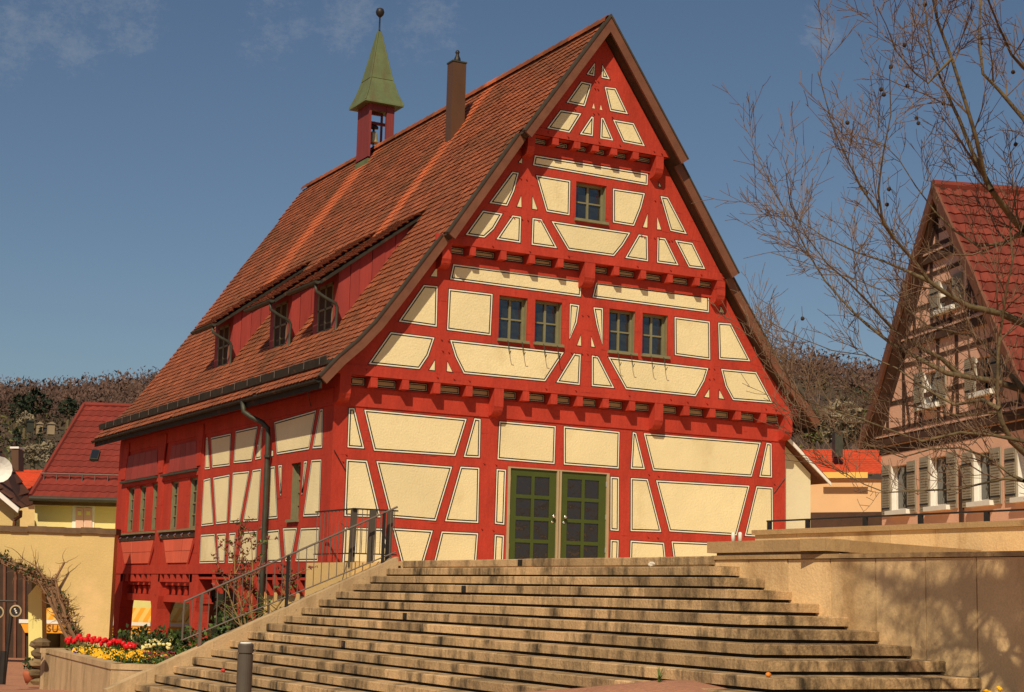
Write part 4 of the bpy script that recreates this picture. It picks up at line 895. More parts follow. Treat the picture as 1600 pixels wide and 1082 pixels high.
# ------------------------------------------------------------------ the plane tree, trunk just outside the right edge
TB=V((-.35,-20.6,gz(-.35,-20.6)))
tree=thing('plane_tree','bare plane tree with hanging seed balls reaching in from the right','tree',TB)
wood=MB(); twg=MB(); balls=[]
top=[TB,TB+V((.02,0,.9)),TB+V((.0,.03,2.2)),TB+V((-.02,.02,3.6)),TB+V((.02,.03,5.0)),TB+V((.0,.0,6.6)),TB+V((.1,.1,8.0)),TB+V((.2,.2,9.6))]
wood.tube(top,[.30,.24,.22,.21,.20,.17,.10,.03],14)
LIMBS=[ # pixel polyline in the photo, depth at both ends, radius at both ends
 ([(1674,640),(1630,622),(1600,610),(1553,596),(1480,584),(1432,559),(1395,539),(1355,508),(1330,485),(1290,440),(1262,395),(1240,350),(1212,305),(1180,238)],13.3,14.6,.085,.006),
 ([(1500,587),(1472,561),(1436,543),(1397,517),(1354,470),(1325,440),(1292,412),(1262,372),(1235,320),(1228,270)],13.9,13.0,.040,.005),
 ([(1674,545),(1620,515),(1566,491),(1513,479),(1484,463),(1452,440),(1427,406),(1397,373),(1370,329),(1350,300),(1330,262),(1302,200),(1278,112)],13.3,12.2,.075,.006),
 ([(1452,440),(1420,425),(1380,408),(1340,395),(1290,372),(1250,345),(1215,330)],12.9,13.6,.030,.004),
 ([(1674,450),(1630,400),(1600,361),(1580,339),(1549.5,298),(1539,280),(1525,215),(1510,165),(1487,92),(1465,34),(1452,-30),(1440,-110)],13.3,12.4,.070,.012),
 ([(1549.5,298),(1520,240),(1500,190),(1476,139),(1467,116),(1457,82),(1450,45),(1444,5),(1430,-60)],12.9,13.4,.035,.006),
 ([(1674,330),(1640,270),(1600,187),(1560,140),(1536,116),(1530,60),(1532,0),(1520,-80)],13.4,14.0,.050,.010),
 ([(1690,200),(1640,140),(1598,105),(1580,85),(1560,40),(1540,-10)],13.6,12.6,.040,.010),
 ([(1674,770),(1620,725),(1580,690),(1562,653),(1558,612),(1560,547),(1566,500),(1572,455),(1582,410),(1578,350),(1590,290)],13.2,12.6,.055,.008),
 ([(1562,640),(1535,625),(1492,633),(1460,616),(1435,600),(1400,575),(1355,556),(1300,548),(1250,528),(1205,505)],12.9,13.8,.032,.004),
 ([(1674,705),(1600,690),(1550,680),(1500,676),(1440,690),(1390,672),(1345,655),(1300,640),(1262,628),(1235,605),(1207,582)],13.0,12.4,.035,.004),
 ([(1674,790),(1600,752),(1571,748),(1543,754),(1497,765),(1434,767),(1384,770),(1350,757),(1312,735),(1282,712),(1250,700)],12.9,13.4,.028,.004),
 ([(1600,752),(1578,741),(1545,715),(1500,700),(1455,702),(1410,715),(1370,700),(1330,690),(1290,668),(1250,655)],12.9,14.2,.024,.004),
 ([(1600,610),(1570,575),(1545,545),(1520,525),(1490,520),(1450,510),(1415,482),(1380,455),(1345,440),(1300,425),(1255,410),(1205,395)],13.6,14.6,.036,.004),
 ([(1674,620),(1625,640),(1600,650),(1553,645),(1500,650),(1450,640),(1400,630),(1350,622),(1300,590),(1262,575),(1215,560),(1190,530)],13.5,14.8,.030,.004),
 ([(1397,373),(1380,350),(1372,300),(1380,240),(1392,180),(1390,120),(1400,60)],12.6,12.0,.022,.004),
 ([(1487,92),(1450,130),(1430,115),(1400,80),(1385,40),(1370,10)],12.5,12.0,.018,.004),
 ([(1600,361),(1570,380),(1530,385),(1490,360),(1460,330),(1430,290),(1405,250),(1380,225),(1350,215)],13.1,13.8,.030,.004),
]
def crv(P,d0,d1,r0,r1):
    out=[];rr=[]
    n=len(P)
    for i,(u,v) in enumerate(P):
        q=i/(n-1); out.append(D(u,v,d0+(d1-d0)*q+.10*math.sin(i*2.1+u))); rr.append(max(.0035,r0*.68*((r1/r0)**(q**.85))))
    return out,rr
def branch(pts,rr,level,dens):
    tot=sum((c-a).length for a,c in zip(pts,pts[1:])); acc=0
    for i in range(1,len(pts)):
        a,c=pts[i-1],pts[i]; L=(c-a).length; n=max(1,int(L*dens+random.random()))
        for k in range(n):
            q=random.random(); p=a+(c-a)*q; r=(rr[i-1]+(rr[i]-rr[i-1])*q); frac=(acc+L*q)/tot
            if level==0 and frac<.12: continue
            t=(c-a).normalized(); side=t.cross(V((random.uniform(-1,1),random.uniform(-1,1),random.uniform(-1,1)))).normalized()
            d=(t*random.uniform(.5,1.0)+side*random.uniform(.45,.95)+V((0,0,random.uniform(.0,.5)))).normalized()
            ln={0:random.uniform(.28,.95)*(1.15-.5*frac),1:random.uniform(.18,.50),2:random.uniform(.08,.2)}[level]
            r2=min(r*.6,{0:.0085,1:.005,2:.0036}[level])
            if r2<.0028: r2=.0028
            m=twg if r2<.010 else wood
            pp,r3=sweep(m,p,d,ln,r2,{0:6,1:4,2:2}[level],level,wig=.20,up=.07,sides=4,minr=.0022)
            if level<2: branch(pp,r3,level+1,{0:1.8,1:1.2}[level])
            if level==1 and random.random()<.010: balls.append(pp[-1])
        acc+=L
for P,d0,d1,r0,r1 in LIMBS:
    pts,rr=crv(P,d0,d1,r0,r1)
    if P[0][0]>1660:
        e=pts[0]; t_=(pts[0]-pts[2]).normalized(); h=V((TB.x+random.uniform(-.05,.05),TB.y+random.uniform(-.05,.05),max(TB.z+1.3,e.z-random.uniform(.7,1.5)))); c1=h+V((0,0,.5))+(e-h)*.15; c2=e+t_*.7
        bz=[h*(1-q)**3+c1*3*q*(1-q)**2+c2*3*q*q*(1-q)+e*q**3 for q in (0,.12,.25,.4,.55,.7,.85,1)]; rz=[rr[0]*(1+1.2*(1-q)**2) for q in (0,.12,.25,.4,.55,.7,.85,1)]
        wood.tube(bz,rz,9,cap=False); branch(bz[3:],rz[3:],0,1.2)
    wood.tube(pts,rr,7,cap=False); twg.tube([pts[-2],pts[-1]],[rr[-1]]*2,4); branch(pts,rr,0,1.55)
for k in range(3):      # limbs on the sides of the crown that the picture does not show
    a=math.radians((-160,-120,-80,-40,-10,-100,-60,-30,-140)[k]); h=(4.2,5.0,4.5,5.2,4.6,6.,7.,7.5,6.8)[k]; p=TB+V((0,0,h))
    pts,rr=sweep(wood,p,(math.cos(a),math.sin(a),.35),random.uniform(2.2,3.6),.09,9,0,wig=.14,up=.06,sides=7,minr=.01); branch(pts,rr,0,1.6)
# high limbs above the picture's upper edge; their shade lies on the wall slabs
def shade(P,r,t0=20.5,dens=.8):
    out=[]
    for i,(u,v) in enumerate(P):
        ra=D(u,v,1)-CAMP; q=CAMP+ra*((.45-CAMP.x)/ra.x); t=t0+.6*math.sin(i*1.3)
        while True:
            p=q+SD*(.383*t); e=p-CAMP; x_,y_,z_=RR[0].dot(e),RR[1].dot(e),RR[2].dot(e)
            if z_<.5 or 541+FPX*y_/z_<-60 or 800+FPX*x_/z_>1640: break
            t+=.4
        out.append(p)
    rr=[r*(1-.9*i/(len(out)-1))+.006 for i in range(len(out))]
    if P[0][0]>1588: h=TB+V((.0,0,4.2+random.uniform(0,.8))); e=out[0]; bz=[h*(1-q)**2+((h+e)/2+V((0,-.3,.7)))*2*q*(1-q)+e*q*q for q in (0,.15,.3,.5,.7,.85,1)]; wood.tube(bz,[rr[0]*(1+.7*(1-q)) for q in (0,.15,.3,.5,.7,.85,1)],9,cap=False); wood.tube(out,rr,8,cap=False); branch(out,rr,0,dens)
shade([(1604,940),(1566,922),(1542,913),(1513,911),(1494,919),(1469,923),(1445,924),(1421,914),(1395,903),(1370,898)],.075)
shade([(1598,1000),(1583,987),(1574,972),(1559,953),(1530,946),(1506,934),(1484,926),(1457,929),(1433,933),(1409,934),(1392,917),(1370,903),(1339,890),(1310,880)],.065)
shade([(1590,1075),(1564,1043),(1542,1021),(1530,1004),(1506,985),(1506,955),(1506,912),(1501,864),(1498,840)],.07)
shade([(1542,1021),(1560,1000),(1580,985),(1598,965)],.04)
shade([(1506,985),(1480,1005),(1455,1025),(1430,1040)],.035)
shade([(1409,934),(1385,950),(1360,965),(1340,985)],.035)
shade([(1600,900),(1585,885),(1570,868),(1560,850)],.09,dens=.2)
shade([(1612,1075),(1606,1010),(1606,940),(1600,880),(1592,852)],.10,dens=.1)
shade([(1370,903),(1340,915),(1310,935),(1280,950),(1250,960)],.03,18.5)
wood.build('limbs',M['stem'],tree,smooth=True,normals=False); twg.build('twigs',M['twig'],tree,normals=False)
BP=[(1445,8,12.6),(1413,71,12.3),(1392,105,12.2),(1377,140,12.3),(1381,148,12.3),(1418,135,12.4),(1474,162,13.2),(1534,60,13.9),(1533,68,13.9),(1583,113,12.8),(1432,185,13.7),(1435,193,13.7),(1389,296,12.6),(1386,320,12.7),(1324,192,12.3),(1254,498,13.1),(1353,302,12.5),(1587,226,12.8)]
for u,v,d in BP:
    c=D(u,v,d); b=MB(); b.blob(c,.017,(1,1,1),9,6,.10); b.tube([c,c+V((.0,.01,.10))],.0022,4); b.build('seed_ball',M['ball'],tree)
# ------------------------------------------------------------------ left background
FW=V((RR[2].x,RR[2].y,0)).normalized(); RT=V((RR[0].x,RR[0].y,0)).normalized()
class Plane:
    """a frontal wall plane d metres away; (a, z) = metres to the right of its origin, height; off = metres nearer to the viewer"""
    def __init__(s,d,yaw=0.):
        s.d=d; c,k=math.cos(yaw),math.sin(yaw); s.x=RT*c+FW*k; s.n=-(FW*c-RT*k); s.o=V((CAMP.x,CAMP.y,0))+FW*d
    def px(s,u,v):
        ra=D(u,v,1)-CAMP; t=(s.o-CAMP).dot(s.n)/ra.dot(s.n); p=CAMP+ra*t; return ((p-s.o).dot(s.x),p.z)
    def fn(s,a,z,off): return s.o+s.x*a+s.n*off+V((0,0,z))
    def poly(s,P): return [s.px(u,v) for u,v in P]
def corner(pl,a): p=pl.fn(a,0,0); return (p.x,p.y,gz(p.x,p.y))
# tan wall with vine-grown opening
W1=Plane(40,.0); gw=thing('garden_wall','tall tan rendered wall with weathered dark coping and a vine-grown arch at its left end','wall',corner(W1,-12))
P=W1.poly([(-260,822),(179,831),(167,1040),(108,1020),(103,985),(95,965),(80,938),(62,915),(40,898),(15,884),(-12,876),(-60,872),(-260,872)])
b=MB(); b.prism(P,W1.fn,0,-.35); b.build('wall',M['tan'],gw)
a0,z0=W1.px(-260,820); a1,z1=W1.px(182,829); b=MB(); n=16
for k in range(n):
    p,q=a0+(a1-a0)*k/n,a0+(a1-a0)*(k+1)/n; j=random.uniform(-.015,.015); zz=z0+(z1-z0)*(k+.5)/n
    b.prism([(p,zz-.09+j),(q,zz-.09+j),(q,zz+.05+j),(p,zz+.05+j)],W1.fn,.07,-.45)
b.build('wall_coping',M['walltop'],gw)
# vine
vn=thing('climbing_vine','leafless tangled vine growing over the arch in the tan wall','vine',corner(W1,W1.px(100,1000)[0]))
b=MB(); ed=[(128,1012),(112,985),(102,962),(92,940),(75,915),(55,900),(30,888),(0,875),(-40,866)]
for k in range(38):
    i0=random.randint(0,5); i1=min(len(ed)-1,i0+random.randint(2,6)); pts=[]
    for (u,v) in ed[i0:i1+1]:
        a,z=W1.px(u+random.uniform(-9,9),v+random.uniform(-8,8)); pts.append(W1.fn(a,z,random.uniform(.02,.22)))
    b.tube(pts,[random.uniform(.012,.035)]*len(pts),5)
    for p in pts:
        for q in range(2): sweep(b,p,(random.uniform(-1,1),random.uniform(-.6,.6),random.uniform(-.4,1.2)),random.uniform(.12,.4),.009,5,0,wig=.4)
for (P_) in ([(118,1012),(102,985),(90,958),(76,930),(62,905)],[(128,1012),(110,975),(92,945),(80,915),(60,885),(40,874)],[(108,965),(96,932),(90,905),(104,880)]):
    pts=[]
    for u,v in P_: a,z=W1.px(u,v); pts.append(W1.fn(a,z,.25))
    b.tube(pts,[.045,.04,.032,.025,.018,.010][:len(pts)],6)
    for p in pts[1:]:
        for q in range(3): sweep(b,p,(random.uniform(-1,1),random.uniform(-.5,.2),random.uniform(-.2,1.)),random.uniform(.2,.7),.010,6,0,wig=.35)
b.build('stems',M['vine'],vn)
b=MB()
for (u,v) in ed: 
    for q in range(10):
        a,z=W1.px(u+random.uniform(-12,12),v+random.uniform(-9,9)); leafclump(b,W1.fn(a,z,random.uniform(.05,.3)),.1,.1,4,.06)
b.build('leaves',M['leafd'],vn,normals=False)
# pale yellow cafe house behind it
W2=Plane(48,.0); cf=thing('cafe_house','pale yellow house with an orange awning, seen behind the tan wall and under the arcade','house',corner(W2,-5))
P=W2.poly([(42,838),(330,838),(330,1050),(42,1050)]); b=MB(); b.prism(P,W2.fn,0,-6); b.build('wall',M['cafe'],cf)
P=W2.poly([(206,958),(236,958),(236,1040),(206,1040)]); b=MB(); b.prism(P,W2.fn,.03,.0); b.build('doorway',M['brown'],cf)
W2b=Plane(45,.0); bn=thing('barn','dark timber barn with open doorway inside the vine-grown arch','barn',corner(W2b,-16))
P=W2b.poly([(-300,845),(50,845),(46,1045),(-300,1045)]); b=MB(); b.prism(P,W2b.fn,0,-5); b.build('wall',M['darkwood'],bn)
for u in (-20,5,22,36):
    P=W2b.poly([(u,880),(u+4,880),(u+3,1035),(u-1,1035)]); b=MB(); b.prism(P,W2b.fn,.06,.0); b.build('post',M['brown'],bn)
# awning with its letters
W3=Plane(46,.0); W3f=Plane(44.9,.0); aw=thing('awning','orange striped awning with a white edge and letters on its front flap','awning',corner(W3,-10))
b=MB(); u=40
k=0
def slope(u0,u1,mi):
    a,z=W3.px(u0,950); c,_=W3.px(u1,950); e,z2=W3f.px(u0-(10 if u0<45 else 12),970); g,_=W3f.px(u1-12,970); o4=V((0,0,.05))
    q4=[W3.fn(a,z,0),W3.fn(c,z,0),W3f.fn(g,z2,0),W3f.fn(e,z2,0)]
    b.raw(q4+[p-o4 for p in q4],[(0,1,2,3),(4,5,6,7),(0,1,5,4),(2,3,7,6),(0,3,7,4),(1,2,6,5)],mi)
while u<300: slope(u,u+7.5,k%2); u+=7.5; k+=1
b.build('striped_cloth',[M['orange'],M['orangel']],aw)
b=MB(); b.prism(W3f.poly([(29,974),(300,980),(300,975),(29,968)]),W3f.fn,.02,-.02); b.build('edge_band',M['whitep'],aw)
b=MB(); b.prism(W3f.poly([(38,989),(300,994),(300,980.4),(31,974.4)]),W3f.fn,.0,-.02); fl=b.build('front_flap',M['orange'],aw)
def text(s,origin,xd,yd,size,mat_,parent,name='lettering',depth=.01):
    cu=bpy.data.curves.new(name,'FONT'); cu.body=s; cu.size=size; cu.extrude=depth; cu.space_character=1.12
    ob=bpy.data.objects.new('t',cu); COL.objects.link(ob); bpy.context.view_layer.update()
    me=bpy.data.meshes.new_from_object(ob.evaluated_get(bpy.context.evaluated_depsgraph_get())); COL.objects.unlink(ob); bpy.data.objects.remove(ob)
    x=V(xd).normalized(); y=V(yd).normalized(); z=x.cross(y); Mx=Matrix((x,y,z)).transposed().to_4x4(); Mx.translation=V(origin)
    base=V((0,0,0)); r=parent
    while r is not None: base+=r.location; r=r.parent
    me.transform(Matrix.Translation(-base)@Mx); me.materials.clear(); me.materials.append(mat_)
    o=bpy.data.objects.new(name,me); COL.objects.link(o); o.parent=parent; return o
for s,u,v in (('SU',72,987),('ES',169,989),('FEE',219,990)):
    a,z=W3f.px(u,v); text(s,W3f.fn(a,z,.012),W3.x,(0,0,1),.26,M['letter'],fl)
# yellow house with the big red roof
W4=Plane(51,.05); yh=thing('yellow_house','yellow house with a large dark red tiled hipped roof, pink window shutters and skylight','house',corner(W4,-12))
P=W4.poly([(53,790),(330,790),(330,1000),(53,1000)]); b=MB(); b.prism(P,W4.fn,0,-8); b.build('wall',M['yellow'],yh)
b=MB(); P=W4.poly([(53,781),(330,789),(330,796),(53,789)]); b.prism(P,W4.fn,.25,.0); b.build('cornice',M['walltop'],yh)
def sroof(name,par,m,A,B,C_,D_,row=.33,tw=.25,th=.05,wave=.03):
    """pantile courses on the quad A-B (eave) C-D (ridge, D above A)"""
    A,B,C_,D_=V(A),V(B),V(C_),V(D_); b=MB(); H=((D_-A).length+(C_-B).length)/2; n=max(2,int(H/row)); N=(B-A).cross(D_-A).normalized()
    if N.z<0: N=-N
    nw=int(max((B-A).length,(C_-D_).length)/tw*4)
    for i in range(n):
        t0=i/n; t1=min(1.,(i+1.12)/n); l0=A+(D_-A)*t0; r0=B+(C_-B)*t0; l1=A+(D_-A)*t1; r1=B+(C_-B)*t1
        w=(r0-l0).length; m_=max(1,int(w/tw*4)); b.ti=.5
        row0=[];row1=[];row2=[]
        for k in range(m_+1):
            q=k/m_; h=wave*(.5+.5*math.sin(2*math.pi*q*w/tw)); b.ti=min(1,max(0,.5+.35*math.sin(math.floor(q*w/tw)*12.9898+i*78.233)))
            row0.append(l0+(r0-l0)*q+N*(th+h)); row1.append(l1+(r1-l1)*q+N*(h+.004)); row2.append(l0+(r0-l0)*q+N*(h*.3))
        i0=b.vs(row0+row1+row2); c=m_+1
        for k in range(m_):
            b.f.append((i0+k,i0+k+1,i0+c+k+1,i0+c+k)); b.m.append(0); b.f.append((i0+2*c+k,i0+2*c+k+1,i0+k+1,i0+k)); b.m.append(0)
    b.face([A,B,C_,D_])
    return b.build(name,M[m],par,normals=False)
e0=W4.fn(*W4.px(52,779),.5); e1=W4.fn(*W4.px(330,786),.5)
W4r=Plane(55.2,.05); r0=W4r.fn(*W4r.px(131,634),0); r1=W4r.fn(*W4r.px(400,642),0)
ro=sroof('roof',yh,'redtile',e0,e1,r1,r0,.36,.27,.028,.034)
b=MB(); bk=e0-W4.n*9.5
b.face([e0,r0,bk]); b.face([r0,r1,e1-W4.n*9.5,bk]); b.tube([r0+V((0,0,.03)),r1+V((0,0,.03))],.10,7); b.tube([e0+V((0,0,.05)),r0+V((0,0,.05))],.08,6); b.build('roof',M['redtile'],yh)
b=MB(); b.tube([e0+W4.n*.08-V((0,0,.03)),e1+W4.n*.08-V((0,0,.03))],.08,8); b.build('gutter',M['trim'],yh)
b=MB(); q=.17; g0=e0+(r0-e0)*q+V((0,0,.22)); g1=e1+(r1-e1)*q+V((0,0,.22)); b.tube([g0,g1],.025,5); 
for k in range(14): p=g0+(g1-g0)*(k+.3)/14; b.tube([p,p-V((0,0,.25))],.02,4)
b.build('snow_rail',M['rail'],ro)
N=(e1-e0).cross(r0-e0).normalized(); N=-N if N.z<0 else N
def onroof(u,v):
    ra=D(u,v,1)-CAMP; t=(e0-CAMP).dot(N)/ra.dot(N); return CAMP+ra*t
b=MB(); P=[onroof(*q)+N*.12 for q in ((140,722),(153,723),(157,708),(144,707))]; P2=[onroof(*q) for q in ((140,722),(153,723),(157,708),(144,707))]
b.hexa(P2+P); sk=b.build('skylight',M['zinc'],ro)
c=sum(P,V((0,0,0)))/4; b=MB(); b.face([c+(p-c)*.8+N*.01 for p in P]); b.build('pane',M['glass'],sk)
P=W4.poly([(113,790),(148,791),(146,830),(112,830)]); b=MB(); b.prism(P,W4.fn,.03,.0); wf=b.build('window',M['whitep'],yh)
for x0,x1 in ((118,130),(131.5,143.5)):
    P=W4.poly([(x0,794),(x1,794.6),(x1,830),(x0,830)]); b=MB(); b.prism(P,W4.fn,.07,.03); sh=b.build('shutter',M['pinks'],wf)
    P=W4.poly([(x0+3.5,799),(x1-3,799.2),(x1-3,805),(x0+3.5,805)]); b=MB(); b.prism(P,W4.fn,.085,.07); b.build('panel',M['cafe'],sh)
# brown-roofed house at the left edge
W5=Plane(46,.0); bh=thing('brown_roofed_house','cream house with a brown tiled roof and satellite dish at the left edge','house',corner(W5,-17))
P=W5.poly([(-170,700),(-60,722),(22,798),(22,1000),(-170,1000)]); b=MB(); b.prism(P,W5.fn,0,-.5); b.build('wall',M['tan'],bh)
f=lambda u,v,o:W5.fn(*W5.px(u,v),o)
ra_,rb_=f(-62,712,.5),f(38,797,.5); W5b=Plane(56,.0); rc_=W5b.fn(*W5b.px(54,788),0); rd_=W5b.fn(*W5b.px(-10,690),0)
sroof('roof',bh,'btile',rb_,rc_,rd_,ra_,.36,.27)
b=MB(); o=W5.fn(0,0,.55)-W5.fn(0,0,0)
P=W5.poly([(-62,712),(38,796),(36,803),(-62,721)]); b.prism(P,W5.fn,.56,.48); b.build('barge_board',M['whitep'],bh)
b=MB(); b.tube([f(38,800,.4),f(36,808,.3),f(24,812,.1),f(22,822,.06),f(22,900,.06)],.05,6); b.build('downpipe',M['brown'],bh)
b=MB(); c=D(-2,734,47.2); n_=(V((CAMP.x,CAMP.y,4))-c).normalized(); s=n_.cross(V((0,0,1))).normalized(); w=s.cross(n_)
i0=b.vs([c-n_*.1]+[c+(s*math.cos(k*.3927)+w*math.sin(k*.3927))*.2-n_*.06 for k in range(16)]+[c+(s*math.cos(k*.3927)+w*math.sin(k*.3927))*.38+n_*.03 for k in range(16)])
for k in range(16):
    j=(k+1)%16; b.f.append((0,1+k,1+j)); b.m.append(0); b.f.append((1+k,17+k,17+j,1+j)); b.m.append(0)
b.tube([c-n_*.1,c-n_*.3-V((0,0,.3)),c-n_*.4-V((0,0,.9))],.03,5)
b.build('satellite_dish',M['whitep'],bh)
# orange roof between them, with chimney
W6=Plane(66,.0); oh=thing('small_orange_house','bright orange tiled roof with a dark chimney wedged between brown roof and yellow house','house',corner(W6,-21))
sroof('roof',oh,'otile',W6.fn(*W6.px(-30,775),1),W6.fn(*W6.px(110,775),1),W6.fn(*W6.px(110,726),-3.5),W6.fn(*W6.px(-30,724),-3.5),.36,.27)
P=W6.poly([(-30,774),(110,774),(110,1000),(-30,1000)]); b=MB(); b.prism(P,W6.fn,.5,-8); b.build('wall',M['tan'],oh)
W6b=Plane(64,.0); P=W6b.poly([(17,702),(28,702),(28,735),(17,735)]); b=MB(); b.prism(P,W6b.fn,0,-.7); b.build('chimney',M['chim'],oh)
P=W6b.poly([(15,698),(29,698),(29,701),(15,701)]); b=MB(); b.prism(P,W6b.fn,.05,-.75); b.build('chimney_cap',M['whitep'],oh)
# sign post, pot and rubble pillar at the left edge
sp=D(9,1070,30.5); sp.z=-2.0; sg=thing('sign_post','thin iron post with two small round dark signs at the left edge','sign',sp)
W7=Plane(30.5); a,zb=W7.px(7,1070); _,zt=W7.px(7,950)
b=MB(); b.tube([W7.fn(a-.03,zb,0),W7.fn(a+.03,zt,0)],.035,8); b.tube([W7.fn(a-.06,zb,0),W7.fn(a-.06,zb+.6,0)],.07,8); b.tube([W7.fn(W7.px(-3,953)[0],zt+.12,0),W7.fn(W7.px(25,953)[0],zt+.12,0)],.02,6); b.build('post',M['iron'],sg)
for u,v in ((-3,957),(24.5,955)):
    a,z=W7.px(u,v); b=MB()
    ring=lambda r,o:[W7.fn(a+r*math.cos(k*.2618),z+r*math.sin(k*.2618),o) for k in range(24)]
    b.mi=0; i0=b.vs(ring(.112,.0)+ring(.112,.04)+ring(.085,.045)+ring(.085,.03))
    for q in range(3):
        for k in range(24): j=(k+1)%24; b.f.append((q*24+k,q*24+j,q*24+24+j,q*24+24+k)); b.m.append(1 if q==1 else 0)
    b.f.append(tuple(72+k for k in range(24))); b.m.append(0)
    for k in range(3): 
        ca,cz=a-.02+.017*k,z+.035-.033*k; b.face([W7.fn(ca-.014,cz-.012,.033),W7.fn(ca+.014,cz-.012,.033),W7.fn(ca+.014,cz+.012,.033),W7.fn(ca-.014,cz+.012,.033)],2)
    b.build('sign_disc',[M['iron'],M['infill'],M['whitep']],sg)
W8=Plane(33.); a,z=W8.px(46,1068); o=W8.fn(a,z,0)
pt=thing('flower_pot','terracotta flower pot with a green plant beside the rough stone pillar','pot',o)
b=MB(); b.lathe(o,[(.09,0),(.15,.16),(.155,.22),(.13,.24)],14); b.build('pot',M['terra'],pt,smooth=True); b=MB()
for k in range(30): leafclump(b,o+V((0,0,.25)),.14,.22,4,.05)
b.build('plant',M['leafd'],pt,normals=False)
b=MB(); a,z=W8.px(58,1078); 
for k in range(5):
    b.ti=random.random(); b.blob(W8.fn(a+random.uniform(-.05,.05),z+.13+k*.19,0),.19,(1.1,1.0,.62),8,5,.14)
tag(b.build('rubble_pillar',M['rubble']),'short pillar of rough brown stones at the corner of the planter wall','pillar')
W8c=Plane(41.); P=W8c.poly([(43,930),(64,905),(66,1062),(44,1062)]); b=MB(); b.prism(P,W8c.fn,0,-.4)
tag(b.build('yellow_pier',M['cafe']),'narrow yellow masonry pier inside the vine-grown arch, below the awning corner','pier')
# ------------------------------------------------------------------ right background
W9=Plane(58,.0); og=thing('orange_roofed_house','peach house with bright orange tiled roof between the timber house and pink gable','house',corner(W9,11))
f9=lambda u,v,o:W9.fn(*W9.px(u,v),o)
sroof('roof',og,'otile',f9(1180,742,.3),f9(1420,742,.3),f9(1420,690,-3.6),f9(1180,688,-3.6),.30,.22,.04,.02)
P=W9.poly([(1180,746),(1420,750),(1420,1000),(1180,1000)]); b=MB(); b.prism(P,W9.fn,0,-7); b.build('wall',M['peach'],og)
P=W9.poly([(1281,740),(1350,740),(1350,749),(1281,749)]); b=MB(); b.prism(P,W9.fn,.55,.5); b.build('eave_board',M['orangel'],og)
W9b=Plane(59,.0); P=W9b.poly([(1302,676),(1314,676),(1314,715),(1302,715)]); b=MB(); b.prism(P,W9b.fn,.3,-.3); b.build('chimney',M['zinc'],og)
W10=Plane(50,.0); P=W10.poly([(1180,802),(1390,800),(1390,860),(1180,860)]); b=MB(); b.prism(P,W10.fn,0,-.3)
tag(b.build('timber_fence',M['ptimber']),'dark brown board fence at the foot of the peach house','fence')
# pink half-timbered house
S=1.314; PC=CAMP+(V((12.40485,-.61898,0))-CAMP)*S; PC.z=0
bb_=math.radians(17); PD=V((-math.sin(bb_),-math.cos(bb_),0)); PN=V((-math.cos(bb_),math.sin(bb_),0))
def PF(a,z,off): return PC+PD*(a*S)+PN*(off*S)+V((0,0,z*S))
pk=thing('pink_house','pink gable house with brown timbers, grey shutters and red pantile roof behind the tree','house',(PC.x,PC.y,0.3))
G=3.40
prf=[(G,8.28),(2.35,6.90),(1.2,5.36),(.30,4.15),(-.35,3.42)]
def px_(z):
    for (x0,z0),(x1,z1) in zip(prf,prf[1:]):
        if z1<=z<=z0: return x0+(x1-x0)*(z0-z)/(z0-z1)
    return prf[-1][0]
def pbox(par,name,m,a0,a1,z0,z1,o0,o1):
    b=MB(); b.prism(rect(a0,a1,z0,z1),PF,o0,o1); return b.build(name,M[m],par)
PWN=[(.50,1.30,1.98,2.92),(2.33,3.10,1.98,2.96),(4.17,4.85,1.98,2.90),(5.84,6.42,1.98,2.85)]
b=MB(); b.slab(rect(0,6.85,.2,3.5),[rect(*w) for w in PWN],PF,0,-.2); b.build('wall',M['pink'],pk)
b=MB(); b.prism([(0,.2),(.0,3.3),(-.0,3.3),(0,.2)],PF,0,-.1)
pbox(pk,'wall','pink',0,.2,.2,3.3,-.2,-8); pbox(pk,'wall','pink',6.65,6.85,.2,3.3,-.2,-8)
lev=[(3.55,5.45,.08),(5.45,7.02,.15),(7.02,8.1,.20)]
UW=[[(2.28,2.86,4.02,4.68),(4.5,5.1,4.02,4.68)],[(3.2,3.75,5.82,6.38)],[]]
